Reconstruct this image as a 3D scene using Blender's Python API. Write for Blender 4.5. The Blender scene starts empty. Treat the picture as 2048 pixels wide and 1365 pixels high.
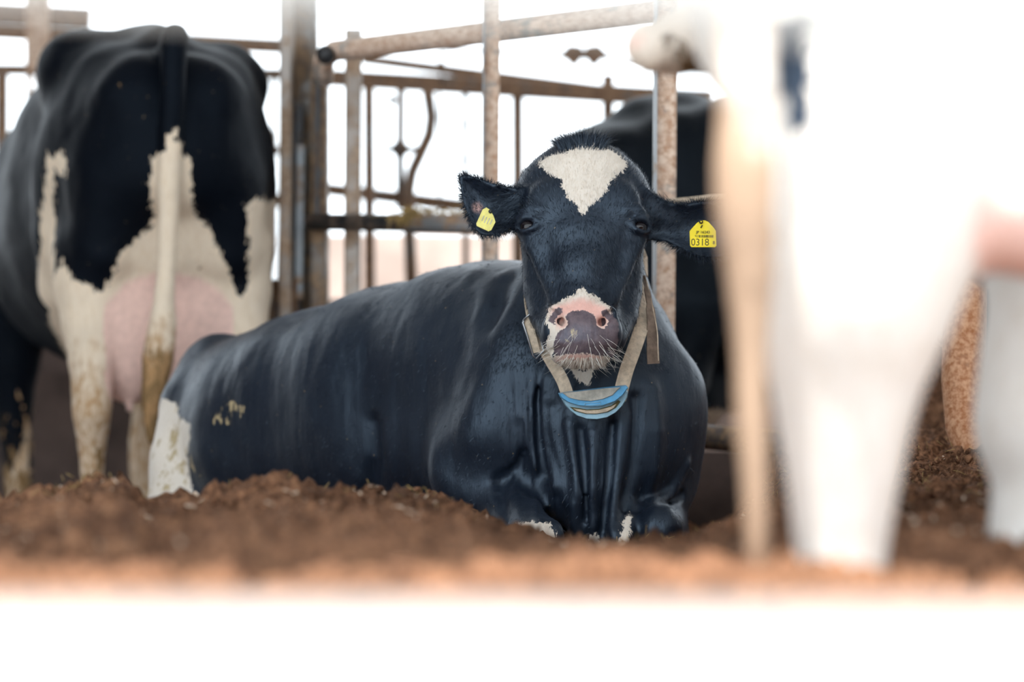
import bpy, math, random
import numpy as np
from mathutils import Vector

# ---------------------------------------------------------------- camera, sky, sun, exposure
SC = bpy.context.scene
COL = SC.collection
HC = 0.45                 # camera height
FPX = 6000.0              # focal length in pixels at 2048 wide
HY = 800.0                # picture row of the horizon
cam_d = bpy.data.cameras.new('camera')
cam = bpy.data.objects.new('camera', cam_d); COL.objects.link(cam)
cam.location = (0, 0, HC); cam.rotation_euler = (math.pi/2, 0, 0)
cam_d.sensor_width = 36.0
cam_d.lens = 36.0*FPX/2048
cam_d.shift_y = (HY-682.5)/2048
cam_d.dof.use_dof = True
cam_d.dof.focus_distance = 5.62
cam_d.dof.aperture_fstop = 2.1
cam_d.clip_end = 200
SC.camera = cam
SC.view_settings.view_transform = 'Standard'
SC.view_settings.look = 'None'
SC.view_settings.gamma = 1
SC.view_settings.use_curve_mapping = False
SC.view_settings.exposure = 1.25

W = bpy.data.worlds.new('sky'); SC.world = W; W.use_nodes = True
wb = W.node_tree.nodes['Background']
wb.inputs[0].default_value = (0.86, 0.94, 1.0, 1); wb.inputs[1].default_value = 1.5

sun_d = bpy.data.lights.new('sun', 'SUN'); sun_d.energy = 5.2; sun_d.angle = math.radians(0.6)
sun_d.color = (1.0, 0.96, 0.90)
sun = bpy.data.objects.new('sun', sun_d); COL.objects.link(sun)
sun.rotation_euler = Vector((0.22, 0.55, -2.05)).to_track_quat('-Z', 'Y').to_euler()
sun.location = (-2, -4, 8)

def P(px, py, d):
    return Vector(((px-1024)*d/FPX, d, HC+(HY-py)*d/FPX))

# ---------------------------------------------------------------- noise
def _hash(ix, iy, iz, seed):
    h = (ix*374761393 + iy*668265263 + iz*2147483647 + seed*974711) & 0xffffffff
    h = ((h ^ (h >> 13))*1274126177) & 0xffffffff
    h = ((h ^ (h >> 16))*2246822519) & 0xffffffff
    return ((h ^ (h >> 15)) & 0xffff)/65535.0
def vnoise(p, seed=0):
    p = np.asarray(p, dtype=np.float64)
    i = np.floor(p).astype(np.int64); f = p-i; f = f*f*(3-2*f)
    r = 0
    for dx in (0, 1):
        for dy in (0, 1):
            for dz in (0, 1):
                w = (f[:, 0] if dx else 1-f[:, 0])*(f[:, 1] if dy else 1-f[:, 1])*(f[:, 2] if dz else 1-f[:, 2])
                r = r+w*_hash(i[:, 0]+dx, i[:, 1]+dy, i[:, 2]+dz, seed)
    return r*2-1
def fbm(p, oct=4, seed=0):
    r = 0; a = 1.0
    for o in range(oct):
        r = r+a*vnoise(p*(2.03**o)+o*17.1, seed+o); a *= 0.5
    return r

# ---------------------------------------------------------------- signed distance modelling
class Seg:                    # tapered chain of round segments
    def __init__(s, pts, k, sub=False, sx=(1, 1, 1)):
        s.p = np.array([list(q[0]) for q in pts], float); s.r = np.array([q[1] for q in pts], float)
        s.k = k; s.sub = sub; s.sx = np.array(sx, float)
    def d(s, x):
        best = None
        x = x*s.sx; P_ = s.p*s.sx
        if len(P_) == 1: return np.linalg.norm(x-P_[0], axis=1)-s.r[0]
        for i in range(len(P_)-1):
            a, b = P_[i], P_[i+1]; ab = b-a; L = ab@ab+1e-12
            t = np.clip(((x-a)@ab)/L, 0, 1)
            d = np.linalg.norm(x-a-t[:, None]*ab, axis=1)-(s.r[i]+(s.r[i+1]-s.r[i])*t)
            best = d if best is None else smin(best, d, 0.10*min(s.r[i], 0.12))
        return best
class Ell:                    # ellipsoid with axes (rows of R)
    def __init__(s, c, r, k, R=None, sub=False):
        s.c = np.array(c, float); s.r = np.array(r, float); s.k = k; s.sub = sub
        s.R = np.eye(3) if R is None else np.array(R, float)
    def d(s, x):
        q = (x-s.c)@s.R.T
        k0 = np.linalg.norm(q/s.r, axis=1); k1 = np.linalg.norm(q/(s.r*s.r), axis=1)+1e-9
        return k0*(k0-1)/k1
class Loft:                   # elliptical sections along an axis; stations (centre, half width, half height), side direction
    def __init__(s, st, k, sides, sub=False, pw=2.0):
        s.c = np.array([list(q[0]) for q in st], float); s.a = np.array([q[1] for q in st], float); s.b = np.array([q[2] for q in st], float)
        s.k = k; s.sub = sub; s.pw = pw
        s.side = np.array(sides, float)
    def d(s, x):
        best = None; n = len(s.c)
        for i in range(n-1):
            a, b = s.c[i], s.c[i+1]; ab = b-a; L = ab@ab+1e-12
            t0 = ((x-a)@ab)/L
            t = np.clip(t0, 0, 1)
            q = x-a-t[:, None]*ab
            e = ab/math.sqrt(L)
            u = s.side-e*(s.side@e); u = u/np.linalg.norm(u); v = np.cross(u, e)
            A = s.a[i]+(s.a[i+1]-s.a[i])*t; B = s.b[i]+(s.b[i+1]-s.b[i])*t
            U = q@u; V = q@v; Wd = q@e; C = np.minimum(A, B)*0.8
            if s.pw == 2.0:
                k0 = np.sqrt((U/A)**2+(V/B)**2+(Wd/C)**2)
            else:
                k0 = ((np.abs(U)/A)**s.pw+(np.abs(V)/B)**s.pw+(np.abs(Wd)/C)**s.pw)**(1/s.pw)
            k1 = np.sqrt((U/A**2)**2+(V/B**2)**2+(Wd/C**2)**2)+1e-9
            d = k0*(k0-1)/k1
            best = d if best is None else smin(best, d, 0.03)
        return best
def smin(a, b, k):
    if k <= 0: return np.minimum(a, b)
    h = np.maximum(k-np.abs(a-b), 0)/k
    return np.minimum(a, b)-h*h*k*0.25
def smax(a, b, k):
    return -smin(-a, -b, k)

def sdf_eval(ops, x, use=None):
    d = np.full(len(x), 1e3)
    for i, o in enumerate(ops):
        if use is not None and not use[i]: continue
        if o.sub: d = smax(d, -o.d(x), o.k)
        else: d = smin(d, o.d(x), o.k)
    return d
def spl(pts, n=3):
    p = np.array([list(c)+[r_] for c, r_ in pts], float); out = []
    for i in range(len(p)-1):
        a = p[max(i-1, 0)]; b = p[i]; c = p[i+1]; d = p[min(i+2, len(p)-1)]
        for k in range(n):
            u = k/n; out.append(.5*(2*b+(c-a)*u+(2*a-5*b+4*c-d)*u*u+(3*b-a-3*c+d)*u**3))
    out.append(p[-1])
    return [(tuple(q[:3]), q[3]) for q in out]
def polygonise(ops, lo, hi, h, proj=2):
    """surface nets over a sparse block grid, then projection on the exact surface"""
    B = 12
    lo = np.array(lo, float); n = np.ceil((np.array(hi)-lo)/h/B).astype(int)
    N = n*B+1
    F = np.full(N, 1.0, np.float32)
    R = B*h*math.sqrt(3)/2*1.1
    bi = np.stack(np.meshgrid(*[np.arange(k) for k in n], indexing='ij'), -1).reshape(-1, 3)
    cen = lo+(bi+0.5)*B*h
    D = np.stack([o.d(cen) for o in ops], 1)
    T = sdf_eval(ops, cen)
    add = np.array([not o.sub for o in ops]); K = np.array([o.k for o in ops])
    off = np.stack(np.meshgrid(*[np.arange(B+1)]*3, indexing='ij'), -1).reshape(-1, 3)
    for j in range(len(bi)):
        s = bi[j]*B
        sl = tuple(slice(s[a], s[a]+B+1) for a in range(3))
        if abs(T[j]) > 1.9*R:
            F[sl] = T[j] if T[j] < 0 else np.maximum(F[sl], 0.5)
            continue
        mn = D[j][add].min()
        use = np.where(add, D[j]-R*1.5 < mn+R*1.5+K+0.01, D[j] < R*1.6+K)
        F[sl] = sdf_eval(ops, lo+(s+off)*h, use).reshape(B+1, B+1, B+1)
    S = F < 0
    # cells
    c = np.zeros([k-1 for k in N], np.uint8)
    for a in (0, 1):
        for b in (0, 1):
            for d in (0, 1):
                c += S[a:N[0]-1+a, b:N[1]-1+b, d:N[2]-1+d]
    act = (c > 0) & (c < 8)
    ids = np.full(act.shape, -1, np.int64); A = np.argwhere(act); ids[act] = np.arange(len(A))
    acc = np.zeros((len(A), 3)); cnt = np.zeros(len(A))
    cor = [(a, b, d) for a in (0, 1) for b in (0, 1) for d in (0, 1)]
    for p0 in cor:
        for ax in range(3):
            if p0[ax]: continue
            p1 = list(p0); p1[ax] = 1
            f0 = F[A[:, 0]+p0[0], A[:, 1]+p0[1], A[:, 2]+p0[2]]; f1 = F[A[:, 0]+p1[0], A[:, 1]+p1[1], A[:, 2]+p1[2]]
            m = (f0 < 0) != (f1 < 0)
            t = np.where(m, f0/np.where(m, f0-f1, 1), 0)
            q = np.tile(np.array(p0, float), (len(A), 1)); q[:, ax] += t
            acc[m] += q[m]; cnt[m] += 1
    V = lo+(A+acc/cnt[:, None])*h
    faces = []
    for ax in range(3):
        o1, o2 = [(1, 2), (2, 0), (0, 1)][ax]
        sl0 = [slice(1, N[a]-1) for a in range(3)]; sl0[ax] = slice(0, N[ax]-1)
        sl1 = list(sl0); sl1[ax] = slice(1, N[ax])
        s0 = S[tuple(sl0)]; s1 = S[tuple(sl1)]
        E = np.argwhere(s0 != s1); fl = s0[s0 != s1]
        base = E.copy()
        for a in range(3):
            if a != ax: base[:, a] += 1
        def g(d1, d2):
            q = base.copy(); q[:, o1] -= d1; q[:, o2] -= d2
            return ids[q[:, 0], q[:, 1], q[:, 2]]
        Q = np.stack([g(1, 1), g(0, 1), g(0, 0), g(1, 0)], 1)
        Q[~fl] = Q[~fl][:, ::-1]
        faces.append(Q)
    Fc = np.concatenate(faces)
    for it in range(proj):
        e = h*0.4
        for s0 in range(0, len(V), 60000):
            v = V[s0:s0+60000]
            d = sdf_eval(ops, v)
            g = np.stack([sdf_eval(ops, v+np.eye(3)[a]*e)-d for a in range(3)], 1)/e
            gn = np.maximum((g*g).sum(1), 0.2)
            st = -(d/gn)[:, None]*g
            L = np.linalg.norm(st, axis=1, keepdims=True)
            V[s0:s0+60000] = v+st*np.minimum(1, h*0.7/np.maximum(L, 1e-9))
    return V, Fc

def np_mesh(name, V, Fc, smooth=True):
    me = bpy.data.meshes.new(name)
    V = np.asarray(V, np.float32); Fc = np.asarray(Fc, np.int32)
    k = Fc.shape[1]
    me.vertices.add(len(V)); me.vertices.foreach_set('co', V.ravel())
    me.loops.add(Fc.size); me.loops.foreach_set('vertex_index', Fc.ravel())
    me.polygons.add(len(Fc)); me.polygons.foreach_set('loop_start', np.arange(0, Fc.size, k, dtype=np.int32))
    me.update(calc_edges=True); me.validate()
    if smooth: me.polygons.foreach_set('use_smooth', np.ones(len(me.polygons), bool))
    return me
def vnormals(V, Fc):
    n = np.cross(V[Fc[:, 2]]-V[Fc[:, 0]], V[Fc[:, -1]]-V[Fc[:, 1]])
    if Fc.shape[1] == 3: n = np.cross(V[Fc[:, 1]]-V[Fc[:, 0]], V[Fc[:, 2]]-V[Fc[:, 0]])
    N = np.zeros_like(V)
    for j in range(Fc.shape[1]): np.add.at(N, Fc[:, j], n)
    return N/np.maximum(np.linalg.norm(N, axis=1, keepdims=True), 1e-12)
def attr(me, name, val):
    a = me.attributes.new(name, 'FLOAT', 'POINT'); a.data.foreach_set('value', np.asarray(val, np.float32))
def polysd(x, y, poly):
    """signed distance to a polygon, positive inside"""
    p = np.array(poly, float); n = len(p); d = np.full(len(x), 1e9); ins = np.zeros(len(x), bool)
    for i in range(n):
        a = p[i]; b = p[(i+1) % n]; e = b-a
        wx = x-a[0]; wy = y-a[1]
        t = np.clip((wx*e[0]+wy*e[1])/(e@e+1e-12), 0, 1)
        d = np.minimum(d, np.hypot(wx-t*e[0], wy-t*e[1]))
        c = ((a[1] > y) != (b[1] > y))
        with np.errstate(divide='ignore', invalid='ignore'):
            xi = a[0]+(y-a[1])/(b[1]-a[1]+1e-12)*(b[0]-a[0])
        ins ^= c & (x < xi)
    return np.where(ins, d, -d)

# ---------------------------------------------------------------- objects
def setp(o, label=None, cat=None, group=None, kind=None):
    if label: o['label'] = label
    if cat: o['category'] = cat
    if group: o['group'] = group
    if kind: o['kind'] = kind
    return o
def empty(name, loc, label, cat, group=None):
    o = bpy.data.objects.new(name, None); COL.objects.link(o); o.location = loc; o.empty_display_size = 0.1
    return setp(o, label, cat, group)
def link(name, me, mat, parent=None, **kw):
    """link a mesh given in world coordinates, parented to a thing without moving it"""
    o = bpy.data.objects.new(name, me); COL.objects.link(o)
    if mat:
        for m in (mat if isinstance(mat, (list, tuple)) else [mat]): me.materials.append(m)
    if parent:
        L = [parent.location.copy()]
        q = parent.parent
        while q: L.append(q.location.copy()); q = q.parent
        off = sum(L, Vector((0, 0, 0)))
        me.transform(__import__('mathutils').Matrix.Translation(-off))
        o.parent = parent
    return setp(o, **kw)

class MB:
    """collects world-space geometry into one mesh"""
    def __init__(s): s.v = []; s.f = []; s.sm = []
    def add(s, v, f, smooth=True):
        n = len(s.v); s.v += [tuple(q) for q in v]; s.f += [tuple(i+n for i in q) for q in f]; s.sm += [smooth]*len(f)
        return s
    def tube(s, pts, r, n=14, cap=True, jit=0):
        pts = [Vector(p) for p in pts]; m = len(pts)
        rs = r if isinstance(r, (list, tuple)) else [r]*m
        T = []
        for i in range(m):
            a = pts[max(i-1, 0)]; b = pts[min(i+1, m-1)]; T.append((b-a).normalized())
        u = T[0].orthogonal().normalized(); vs = []; fs = []
        for i in range(m):
            u = (u-T[i]*u.dot(T[i])).normalized(); w = T[i].cross(u)
            for k in range(n):
                an = 2*math.pi*k/n
                vs.append(pts[i]+(u*math.cos(an)+w*math.sin(an))*rs[i]*(1+jit*random.uniform(-1, 1)))
        for i in range(m-1):
            for k in range(n):
                fs.append((i*n+k, i*n+(k+1) % n, (i+1)*n+(k+1) % n, (i+1)*n+k))
        if cap:
            fs.append(tuple(range(n))[::-1]); fs.append(tuple((m-1)*n+k for k in range(n)))
        return s.add(vs, fs)
    def box(s, a, b, wx, wy, up=None, bev=0.1):
        """beam from a to b, width wx across, wy deep (towards +Y), with chamfered edges"""
        a = Vector(a); b = Vector(b); t = (b-a).normalized()
        dep = Vector((0, 1, 0)) if up is None else Vector(up)
        dep = (dep-t*dep.dot(t)).normalized(); sd = t.cross(dep)
        c = bev*min(wx, wy); hx, hy = wx/2, wy/2
        prof = [(hx-c, -hy), (hx, -hy+c), (hx, hy-c), (hx-c, hy), (-hx+c, hy), (-hx, hy-c), (-hx, -hy+c), (-hx+c, -hy)]
        vs = [p+sd*q[0]+dep*q[1] for p in (a, b) for q in prof]
        fs = [(i, (i+1) % 8, 8+(i+1) % 8, 8+i) for i in range(8)]+[tuple(range(8))[::-1], tuple(range(8, 16))]
        return s.add(vs, fs, False)
    def ribbon(s, pts, dirs, w, t):
        """flat strap: centre points, width directions, width, thickness"""
        vs = []; fs = []; m = len(pts)
        for i in range(m):
            p = Vector(pts[i]); d = Vector(dirs[i]).normalized()
            tg = (Vector(pts[min(i+1, m-1)])-Vector(pts[max(i-1, 0)])).normalized()
            d = (d-tg*d.dot(tg)).normalized(); nn = tg.cross(d)
            ww = w[i] if isinstance(w, (list, tuple)) else w
            for a, b in ((-1, -1), (1, -1), (1, 1), (-1, 1)): vs.append(p+d*a*ww/2+nn*b*t/2)
        for i in range(m-1):
            for k in range(4): fs.append((i*4+k, i*4+(k+1) % 4, i*4+4+(k+1) % 4, i*4+4+k))
        fs.append((3, 2, 1, 0)); fs.append(tuple((m-1)*4+k for k in range(4)))
        return s.add(vs, fs, False)
    def blob(s, c, r, seed=0, n=1, rough=0.3):
        import bmesh
        bm = bmesh.new(); bmesh.ops.create_icosphere(bm, subdivisions=n, radius=1)
        rr = random.Random(seed)
        r = r if isinstance(r, (tuple, list)) else (r, r, r)
        vs = []
        for v in bm.verts:
            k = 1+rough*rr.uniform(-1, 1)
            vs.append((c[0]+v.co.x*r[0]*k, c[1]+v.co.y*r[1]*k, c[2]+v.co.z*r[2]*k))
        fs = [tuple(v.index for v in f.verts) for f in bm.faces]; bm.free()
        return s.add(vs, fs)
    def mesh(s, name):
        me = bpy.data.meshes.new(name); me.from_pydata(s.v, [], s.f); me.update()
        me.polygons.foreach_set('use_smooth', s.sm)
        return me
    def build(s, name, mat, parent=None, **kw): return link(name, s.mesh(name), mat, parent, **kw)

# ---------------------------------------------------------------- materials
class NT:
    def __init__(s, name):
        s.m = bpy.data.materials.new(name); s.m.use_nodes = True; s.t = s.m.node_tree; s.b = s.t.nodes['Principled BSDF']
        s.tc = s.t.nodes.new('ShaderNodeTexCoord')
    def n(s, ty, **kw):
        q = s.t.nodes.new(ty)
        for k, v in kw.items(): setattr(q, k, v)
        return q
    def l(s, a, b): s.t.links.new(a, b)
    def setv(s, sock, v):
        if isinstance(v, bpy.types.NodeSocket): s.l(v, sock)
        elif isinstance(v, (tuple, list)) and len(v) == 3 and sock.type == 'RGBA': sock.default_value = (*v, 1)
        else: sock.default_value = v
    def noise(s, scale, detail=4, rough=0.55, vec=None, stretch=None, dist=0):
        q = s.n('ShaderNodeTexNoise'); q.inputs['Scale'].default_value = scale; q.inputs['Detail'].default_value = detail
        q.inputs['Roughness'].default_value = rough; q.inputs['Distortion'].default_value = dist
        v = vec if vec is not None else s.tc.outputs['Object']
        if stretch:
            mp = s.n('ShaderNodeMapping'); mp.inputs['Scale'].default_value = stretch; s.l(v, mp.inputs[0]); v = mp.outputs[0]
        s.l(v, q.inputs['Vector']); return q.outputs['Fac']
    def math(s, op, a, b=0, c=0, clamp=False):
        q = s.n('ShaderNodeMath', operation=op); q.use_clamp = clamp
        s.setv(q.inputs[0], a); s.setv(q.inputs[1], b); s.setv(q.inputs[2], c); return q.outputs[0]
    def ramp(s, f, a, b, lo=0, hi=1):
        q = s.n('ShaderNodeMapRange'); q.interpolation_type = 'SMOOTHSTEP'
        s.setv(q.inputs[0], f); s.setv(q.inputs[1], a); s.setv(q.inputs[2], b); s.setv(q.inputs[3], lo); s.setv(q.inputs[4], hi); return q.outputs[0]
    def mix(s, f, a, b):
        q = s.n('ShaderNodeMix', data_type='RGBA'); s.setv(q.inputs[0], f); s.setv(q.inputs[6], a); s.setv(q.inputs[7], b); return q.outputs[2]
    def attr(s, name):
        q = s.n('ShaderNodeAttribute', attribute_name=name); return q.outputs['Fac']
    def bump(s, h, strength=0.3, dist=0.01):
        q = s.n('ShaderNodeBump'); q.inputs['Strength'].default_value = strength; q.inputs['Distance'].default_value = dist
        s.l(h, q.inputs['Height']); s.l(q.outputs[0], s.b.inputs['Normal'])
    def out(s, col=None, rough=None, metal=None, spec=None):
        if col is not None: s.setv(s.b.inputs['Base Color'], col)
        if rough is not None: s.setv(s.b.inputs['Roughness'], rough)
        if metal is not None: s.setv(s.b.inputs['Metallic'], metal)
        if spec is not None: s.setv(s.b.inputs['Specular IOR Level'], spec)
        return s.m

def coat(name, spec=0.5, sheen=0.0, dust=(0.018, 0.018, 0.021), black=(0.010, 0.013, 0.021), white=(0.74, 0.66, 0.55), pink=(0.80, 0.42, 0.34), fuzz=0.010, hairscale=260, dirt=(0.22, 0.13, 0.06), tint=None, rough=0.42, dusty=0.4):
    t = NT(name)
    hair = t.noise(hairscale, 3, 0.6, stretch=(1, 1, 0.22))
    big = t.noise(7, 3, 0.6)
    mid = t.noise(55, 4, 0.65)
    wob = t.math('ADD', t.math('MULTIPLY', t.math('SUBTRACT', hair, 0.5), fuzz*2.2), t.math('MULTIPLY', t.math('SUBTRACT', mid, 0.5), fuzz*2.0))
    fw = t.ramp(t.math('ADD', t.attr('white'), wob), -0.0012, 0.0012)
    fp = t.ramp(t.math('ADD', t.attr('pink'), t.math('MULTIPLY', wob, 0.5)), -0.01, 0.012)
    fd = t.attr('dirt')
    fm = t.ramp(t.math('ADD', t.attr('dark'), t.math('MULTIPLY', wob, 0.35)), -0.0012, 0.0012)
    fb = t.ramp(t.math('ADD', t.attr('brown'), t.math('MULTIPLY', wob, 1.5)), -0.02, 0.02)
    w = t.mix(t.ramp(big, 0.35, 0.75), white, tuple(c*0.86 for c in white))
    w = t.mix(t.math('MULTIPLY', t.ramp(hair, 0.4, 0.75), 0.35), w, tuple(c*f for c, f in zip(white, (0.75, 0.66, 0.55))))
    bk = t.mix(t.math('MULTIPLY', t.ramp(big, 0.45, 0.8), dusty), black, dust)
    if tint: w = t.mix(fb, w, tint)
    c = t.mix(fw, bk, w)
    pk = t.mix(t.ramp(mid, 0.3, 0.7), pink, tuple(q*0.85 for q in pink))
    c = t.mix(fp, c, pk)
    c = t.mix(fm, c, t.mix(t.ramp(mid, 0.3, 0.7), (0.085, 0.06, 0.07), (0.16, 0.115, 0.125)))
    dn = t.ramp(t.noise(38, 5, 0.7, stretch=(1, 1, 0.45)), t.math('SUBTRACT', 0.80, t.math('MULTIPLY', fd, 0.55)), t.math('SUBTRACT', 0.86, t.math('MULTIPLY', fd, 0.5)))
    c = t.mix(t.math('MULTIPLY', dn, t.ramp(fd, 0.02, 0.3)), c, dirt)
    sp = t.ramp(t.noise(120, 2, 0.5), 0.745, 0.77)
    c = t.mix(t.math('MULTIPLY', sp, 0.6), c, (0.34, 0.25, 0.13))
    r = t.math('ADD', t.math('MULTIPLY', fw, 0.25), t.math('ADD', rough, t.math('MULTIPLY', t.math('SUBTRACT', big, 0.5), 0.25)))
    hb = t.math('ADD', t.math('MULTIPLY', hair, 0.5), t.math('MULTIPLY', mid, 0.5))
    t.bump(hb, 0.35, 0.004)
    t.b.inputs['Sheen Weight'].default_value = sheen
    t.b.inputs['Sheen Roughness'].default_value = 0.4
    t.b.inputs['Sheen Tint'].default_value = (0.55, 0.68, 1.0, 1)
    t.b.inputs['Specular Tint'].default_value = (0.62, 0.80, 1.0, 1)
    return t.out(c, r, None, spec)

def rusty(name, paint=(0.30, 0.31, 0.32), rust=(0.25, 0.11, 0.05), amt=0.5, scale=9, light=(0.42, 0.27, 0.17), metal=0.25, rough=0.55):
    t = NT(name)
    a = t.noise(scale, 6, 0.65); b = t.noise(scale*6, 5, 0.7)
    f = t.ramp(t.math('ADD', t.math('MULTIPLY', a, 0.7), t.math('MULTIPLY', b, 0.3)), 0.62-amt*0.35, 0.72-amt*0.3)
    c = t.mix(f, paint, t.mix(t.ramp(b, 0.35, 0.65), rust, light))
    t.bump(b, 0.4, 0.004)
    return t.out(c, t.ramp(f, 0, 1, rough-0.15, 0.85), t.ramp(f, 0, 1, metal, 0.0))
def plain(name, col, rough=0.6, metal=0, var=0.15, scale=20, bump=0.2, spec=None):
    t = NT(name); a = t.noise(scale, 5, 0.6)
    c = t.mix(t.ramp(a, 0.3, 0.7), tuple(q*(1-var) for q in col), tuple(min(1, q*(1+var)) for q in col))
    t.bump(a, bump, 0.004)
    return t.out(c, rough, metal, spec)

M = {}
M['black_coat'] = coat('holstein_coat')
M['left_coat'] = coat('holstein_coat_dusty', black=(0.008, 0.009, 0.013), fuzz=0.016, hairscale=120, rough=0.5, dirt=(0.27, 0.16, 0.07), white=(0.72, 0.58, 0.43))
M['near_coat'] = coat('pale_coat', black=(0.012, 0.018, 0.032), fuzz=0.012, hairscale=90, white=(0.66, 0.625, 0.58), tint=(0.34, 0.23, 0.15), dirt=(0.35, 0.22, 0.10), pink=(.74, .50, .44))
M['brown_coat'] = coat('brown_white_coat', fuzz=0.02, hairscale=90, white=(0.72, 0.62, 0.52), tint=(0.55, 0.25, 0.07), black=(0.16, 0.10, 0.05))
M['back_coat'] = coat('dark_coat', spec=0.15, black=(0.003, 0.004, 0.006), fuzz=0.02, hairscale=90, white=(0.45, 0.33, 0.24), rough=0.55)
M['rust_tan'] = rusty('rusty_post_paint', paint=(0.30, 0.31, 0.30), rust=(0.46, 0.27, 0.17), light=(0.78, 0.62, 0.50), amt=0.75)  # rust patches; their light tone is raised to carry lens haze
M['rust_grey'] = rusty('grey_pipe_paint', paint=(0.23, 0.25, 0.27), rust=(0.20, 0.10, 0.05), light=(0.36, 0.24, 0.15), amt=0.45)
M['edge_grey'] = rusty('grey_edge', paint=(0.36, 0.38, 0.40), rust=(0.25, 0.17, 0.11), light=(0.40, 0.32, 0.25), amt=0.3)  # plain grey for the thin strip along a post edge
M['rust_tan2'] = rusty('grey_tan_post', paint=(0.34, 0.30, 0.27), rust=(0.28, 0.17, 0.10), light=(0.46, 0.35, 0.26), amt=0.55)
M['pipe_right'] = rusty('worn_brown_pipe', paint=(0.12, 0.105, 0.10), rust=(0.20, 0.12, 0.07), light=(0.38, 0.27, 0.17), amt=0.55)
M['rust_orange'] = rusty('orange_rust', paint=(0.36, 0.20, 0.12), rust=(0.34, 0.13, 0.05), light=(0.60, 0.34, 0.20), amt=0.9, scale=14)
M['rust_dark'] = rusty('dark_rust', paint=(0.08, 0.075, 0.075), rust=(0.11, 0.055, 0.03), light=(0.20, 0.12, 0.07), amt=0.6)
M['rust_brown'] = rusty('brown_beam', paint=(0.16, 0.13, 0.11), rust=(0.16, 0.085, 0.05), light=(0.28, 0.17, 0.10), amt=0.7)
M['black_steel'] = rusty('black_steel', paint=(0.03, 0.032, 0.036), rust=(0.07, 0.04, 0.025), light=(0.12, 0.09, 0.07), amt=0.4, metal=0.4)
M['column'] = rusty('column_paint', paint=(0.16, 0.15, 0.14), rust=(0.13, 0.08, 0.05), light=(0.30, 0.20, 0.12), amt=0.6, scale=5)
M['white_rail'] = plain('white_painted_rail', (0.35, 0.35, 0.346), 0.45, var=0.03, scale=6, bump=0.05)
M['concrete'] = plain('concrete', (0.46, 0.44, 0.42), 0.85, var=0.25, scale=6, bump=0.5)
M['dark_wall'] = plain('dark_brown_wall', (0.085, 0.058, 0.050), 0.85, var=0.4, scale=5, bump=0.5)  # dark brown with uneven tone
M['pale_wall'] = plain('pale_wall', (0.72, 0.58, 0.52), 0.8, var=0.2, scale=3, bump=0.2)
M['roof'] = plain('roof_sheet', (0.45, 0.46, 0.47), 0.6, var=0.1, scale=4)
M['strap'] = plain('canvas_strap', (0.60, 0.49, 0.37), 0.8, var=0.2, scale=90, bump=0.5)
M['steel'] = plain('buckle_steel', (0.35, 0.37, 0.40), 0.3, metal=0.9, var=0.2, scale=60)
M['horn'] = plain('hoof_horn', (0.07, 0.05, 0.04), 0.6, var=0.3)
def eye_mat():
    t = NT('eye'); t.out((0.008, 0.006, 0.008), 0.04, 0, 0.3); t.b.inputs['Coat Weight'].default_value = 0.15; t.b.inputs['Coat Roughness'].default_value = 0.02
    return t.m
M['eye'] = eye_mat()
def bed_mat():
    t = NT('compost_bedding')
    a = t.noise(14, 6, 0.7); b = t.noise(90, 5, 0.75); c = t.noise(3, 3, 0.5)
    col = t.mix(t.ramp(b, 0.38, 0.66), (0.085, 0.038, 0.020), (0.42, 0.21, 0.115))
    col = t.mix(t.ramp(a, 0.35, 0.7), col, t.mix(0.55, col, (0.26, 0.125, 0.07)))
    col = t.mix(t.ramp(c, 0.60, 0.38, 0, 0.55), col, (0.045, 0.020, 0.011))
    col = t.mix(t.ramp(t.noise(28, 4, 0.6), 0.5, 0.68, 0, .5), col, (0.46, 0.24, 0.13))
    v = t.n('ShaderNodeTexVoronoi'); v.inputs['Scale'].default_value = 75; t.l(t.tc.outputs['Object'], v.inputs['Vector'])
    col = t.mix(t.math('MULTIPLY', t.ramp(v.outputs['Distance'], 0.16, 0.08), 0.45), col, (0.42, 0.23, 0.12))
    t.bump(t.math('ADD', b, t.math('MULTIPLY', v.outputs['Distance'], 0.8)), 0.9, 0.012)
    return t.out(col, 0.92, 0, 0.2)
M['bed'] = bed_mat()
M['chip'] = plain('wood_chip', (0.62, 0.48, 0.36), 0.7, var=0.25, scale=40)
M['hay'] = plain('hay', (0.40, 0.27, 0.10), 0.8, var=0.4, scale=60)

# ---------------------------------------------------------------- building
def quadplane(name, x0, x1, y0, y1, z, mat, kind='structure', th=0.05):
    b = MB(); vs = [(x, y, zz) for zz in (z-th, z) for x, y in ((x0, y0), (x1, y0), (x1, y1), (x0, y1))]
    b.add(vs, [(3, 2, 1, 0), (4, 5, 6, 7), (0, 1, 5, 4), (1, 2, 6, 5), (2, 3, 7, 6), (3, 0, 4, 7)], False)
    return b.build(name, mat, kind=kind)
def slab(name, x0, x1, y0, y1, z0, z1, mat, **kw):
    b = MB(); vs = [(x, y, zz) for zz in (z0, z1) for x, y in ((x0, y0), (x1, y0), (x1, y1), (x0, y1))]
    b.add(vs, [(3, 2, 1, 0), (4, 5, 6, 7), (0, 1, 5, 4), (1, 2, 6, 5), (2, 3, 7, 6), (3, 0, 4, 7)], False)
    return b.build(name, mat, **kw)
FLOOR = -0.02
quadplane('floor', -14, 14, -8, 24, FLOOR, M['concrete'])
slab('ceiling', -4.6, 4.6, 2.25, 9.7, 3.4, 3.46, M['roof'], kind='structure')
slab('wall_added_left', -4.7, -4.6, 2.9, 9.7, FLOOR, 3.4, M['dark_wall'], kind='structure')  # unseen wall, added dark to keep sky light off the left cow's flank
slab('wall_added_right', 4.6, 4.7, 2.9, 9.7, FLOOR, 3.4, M['roof'], kind='structure')  # unseen wall, added opposite to close off side sky light

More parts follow.
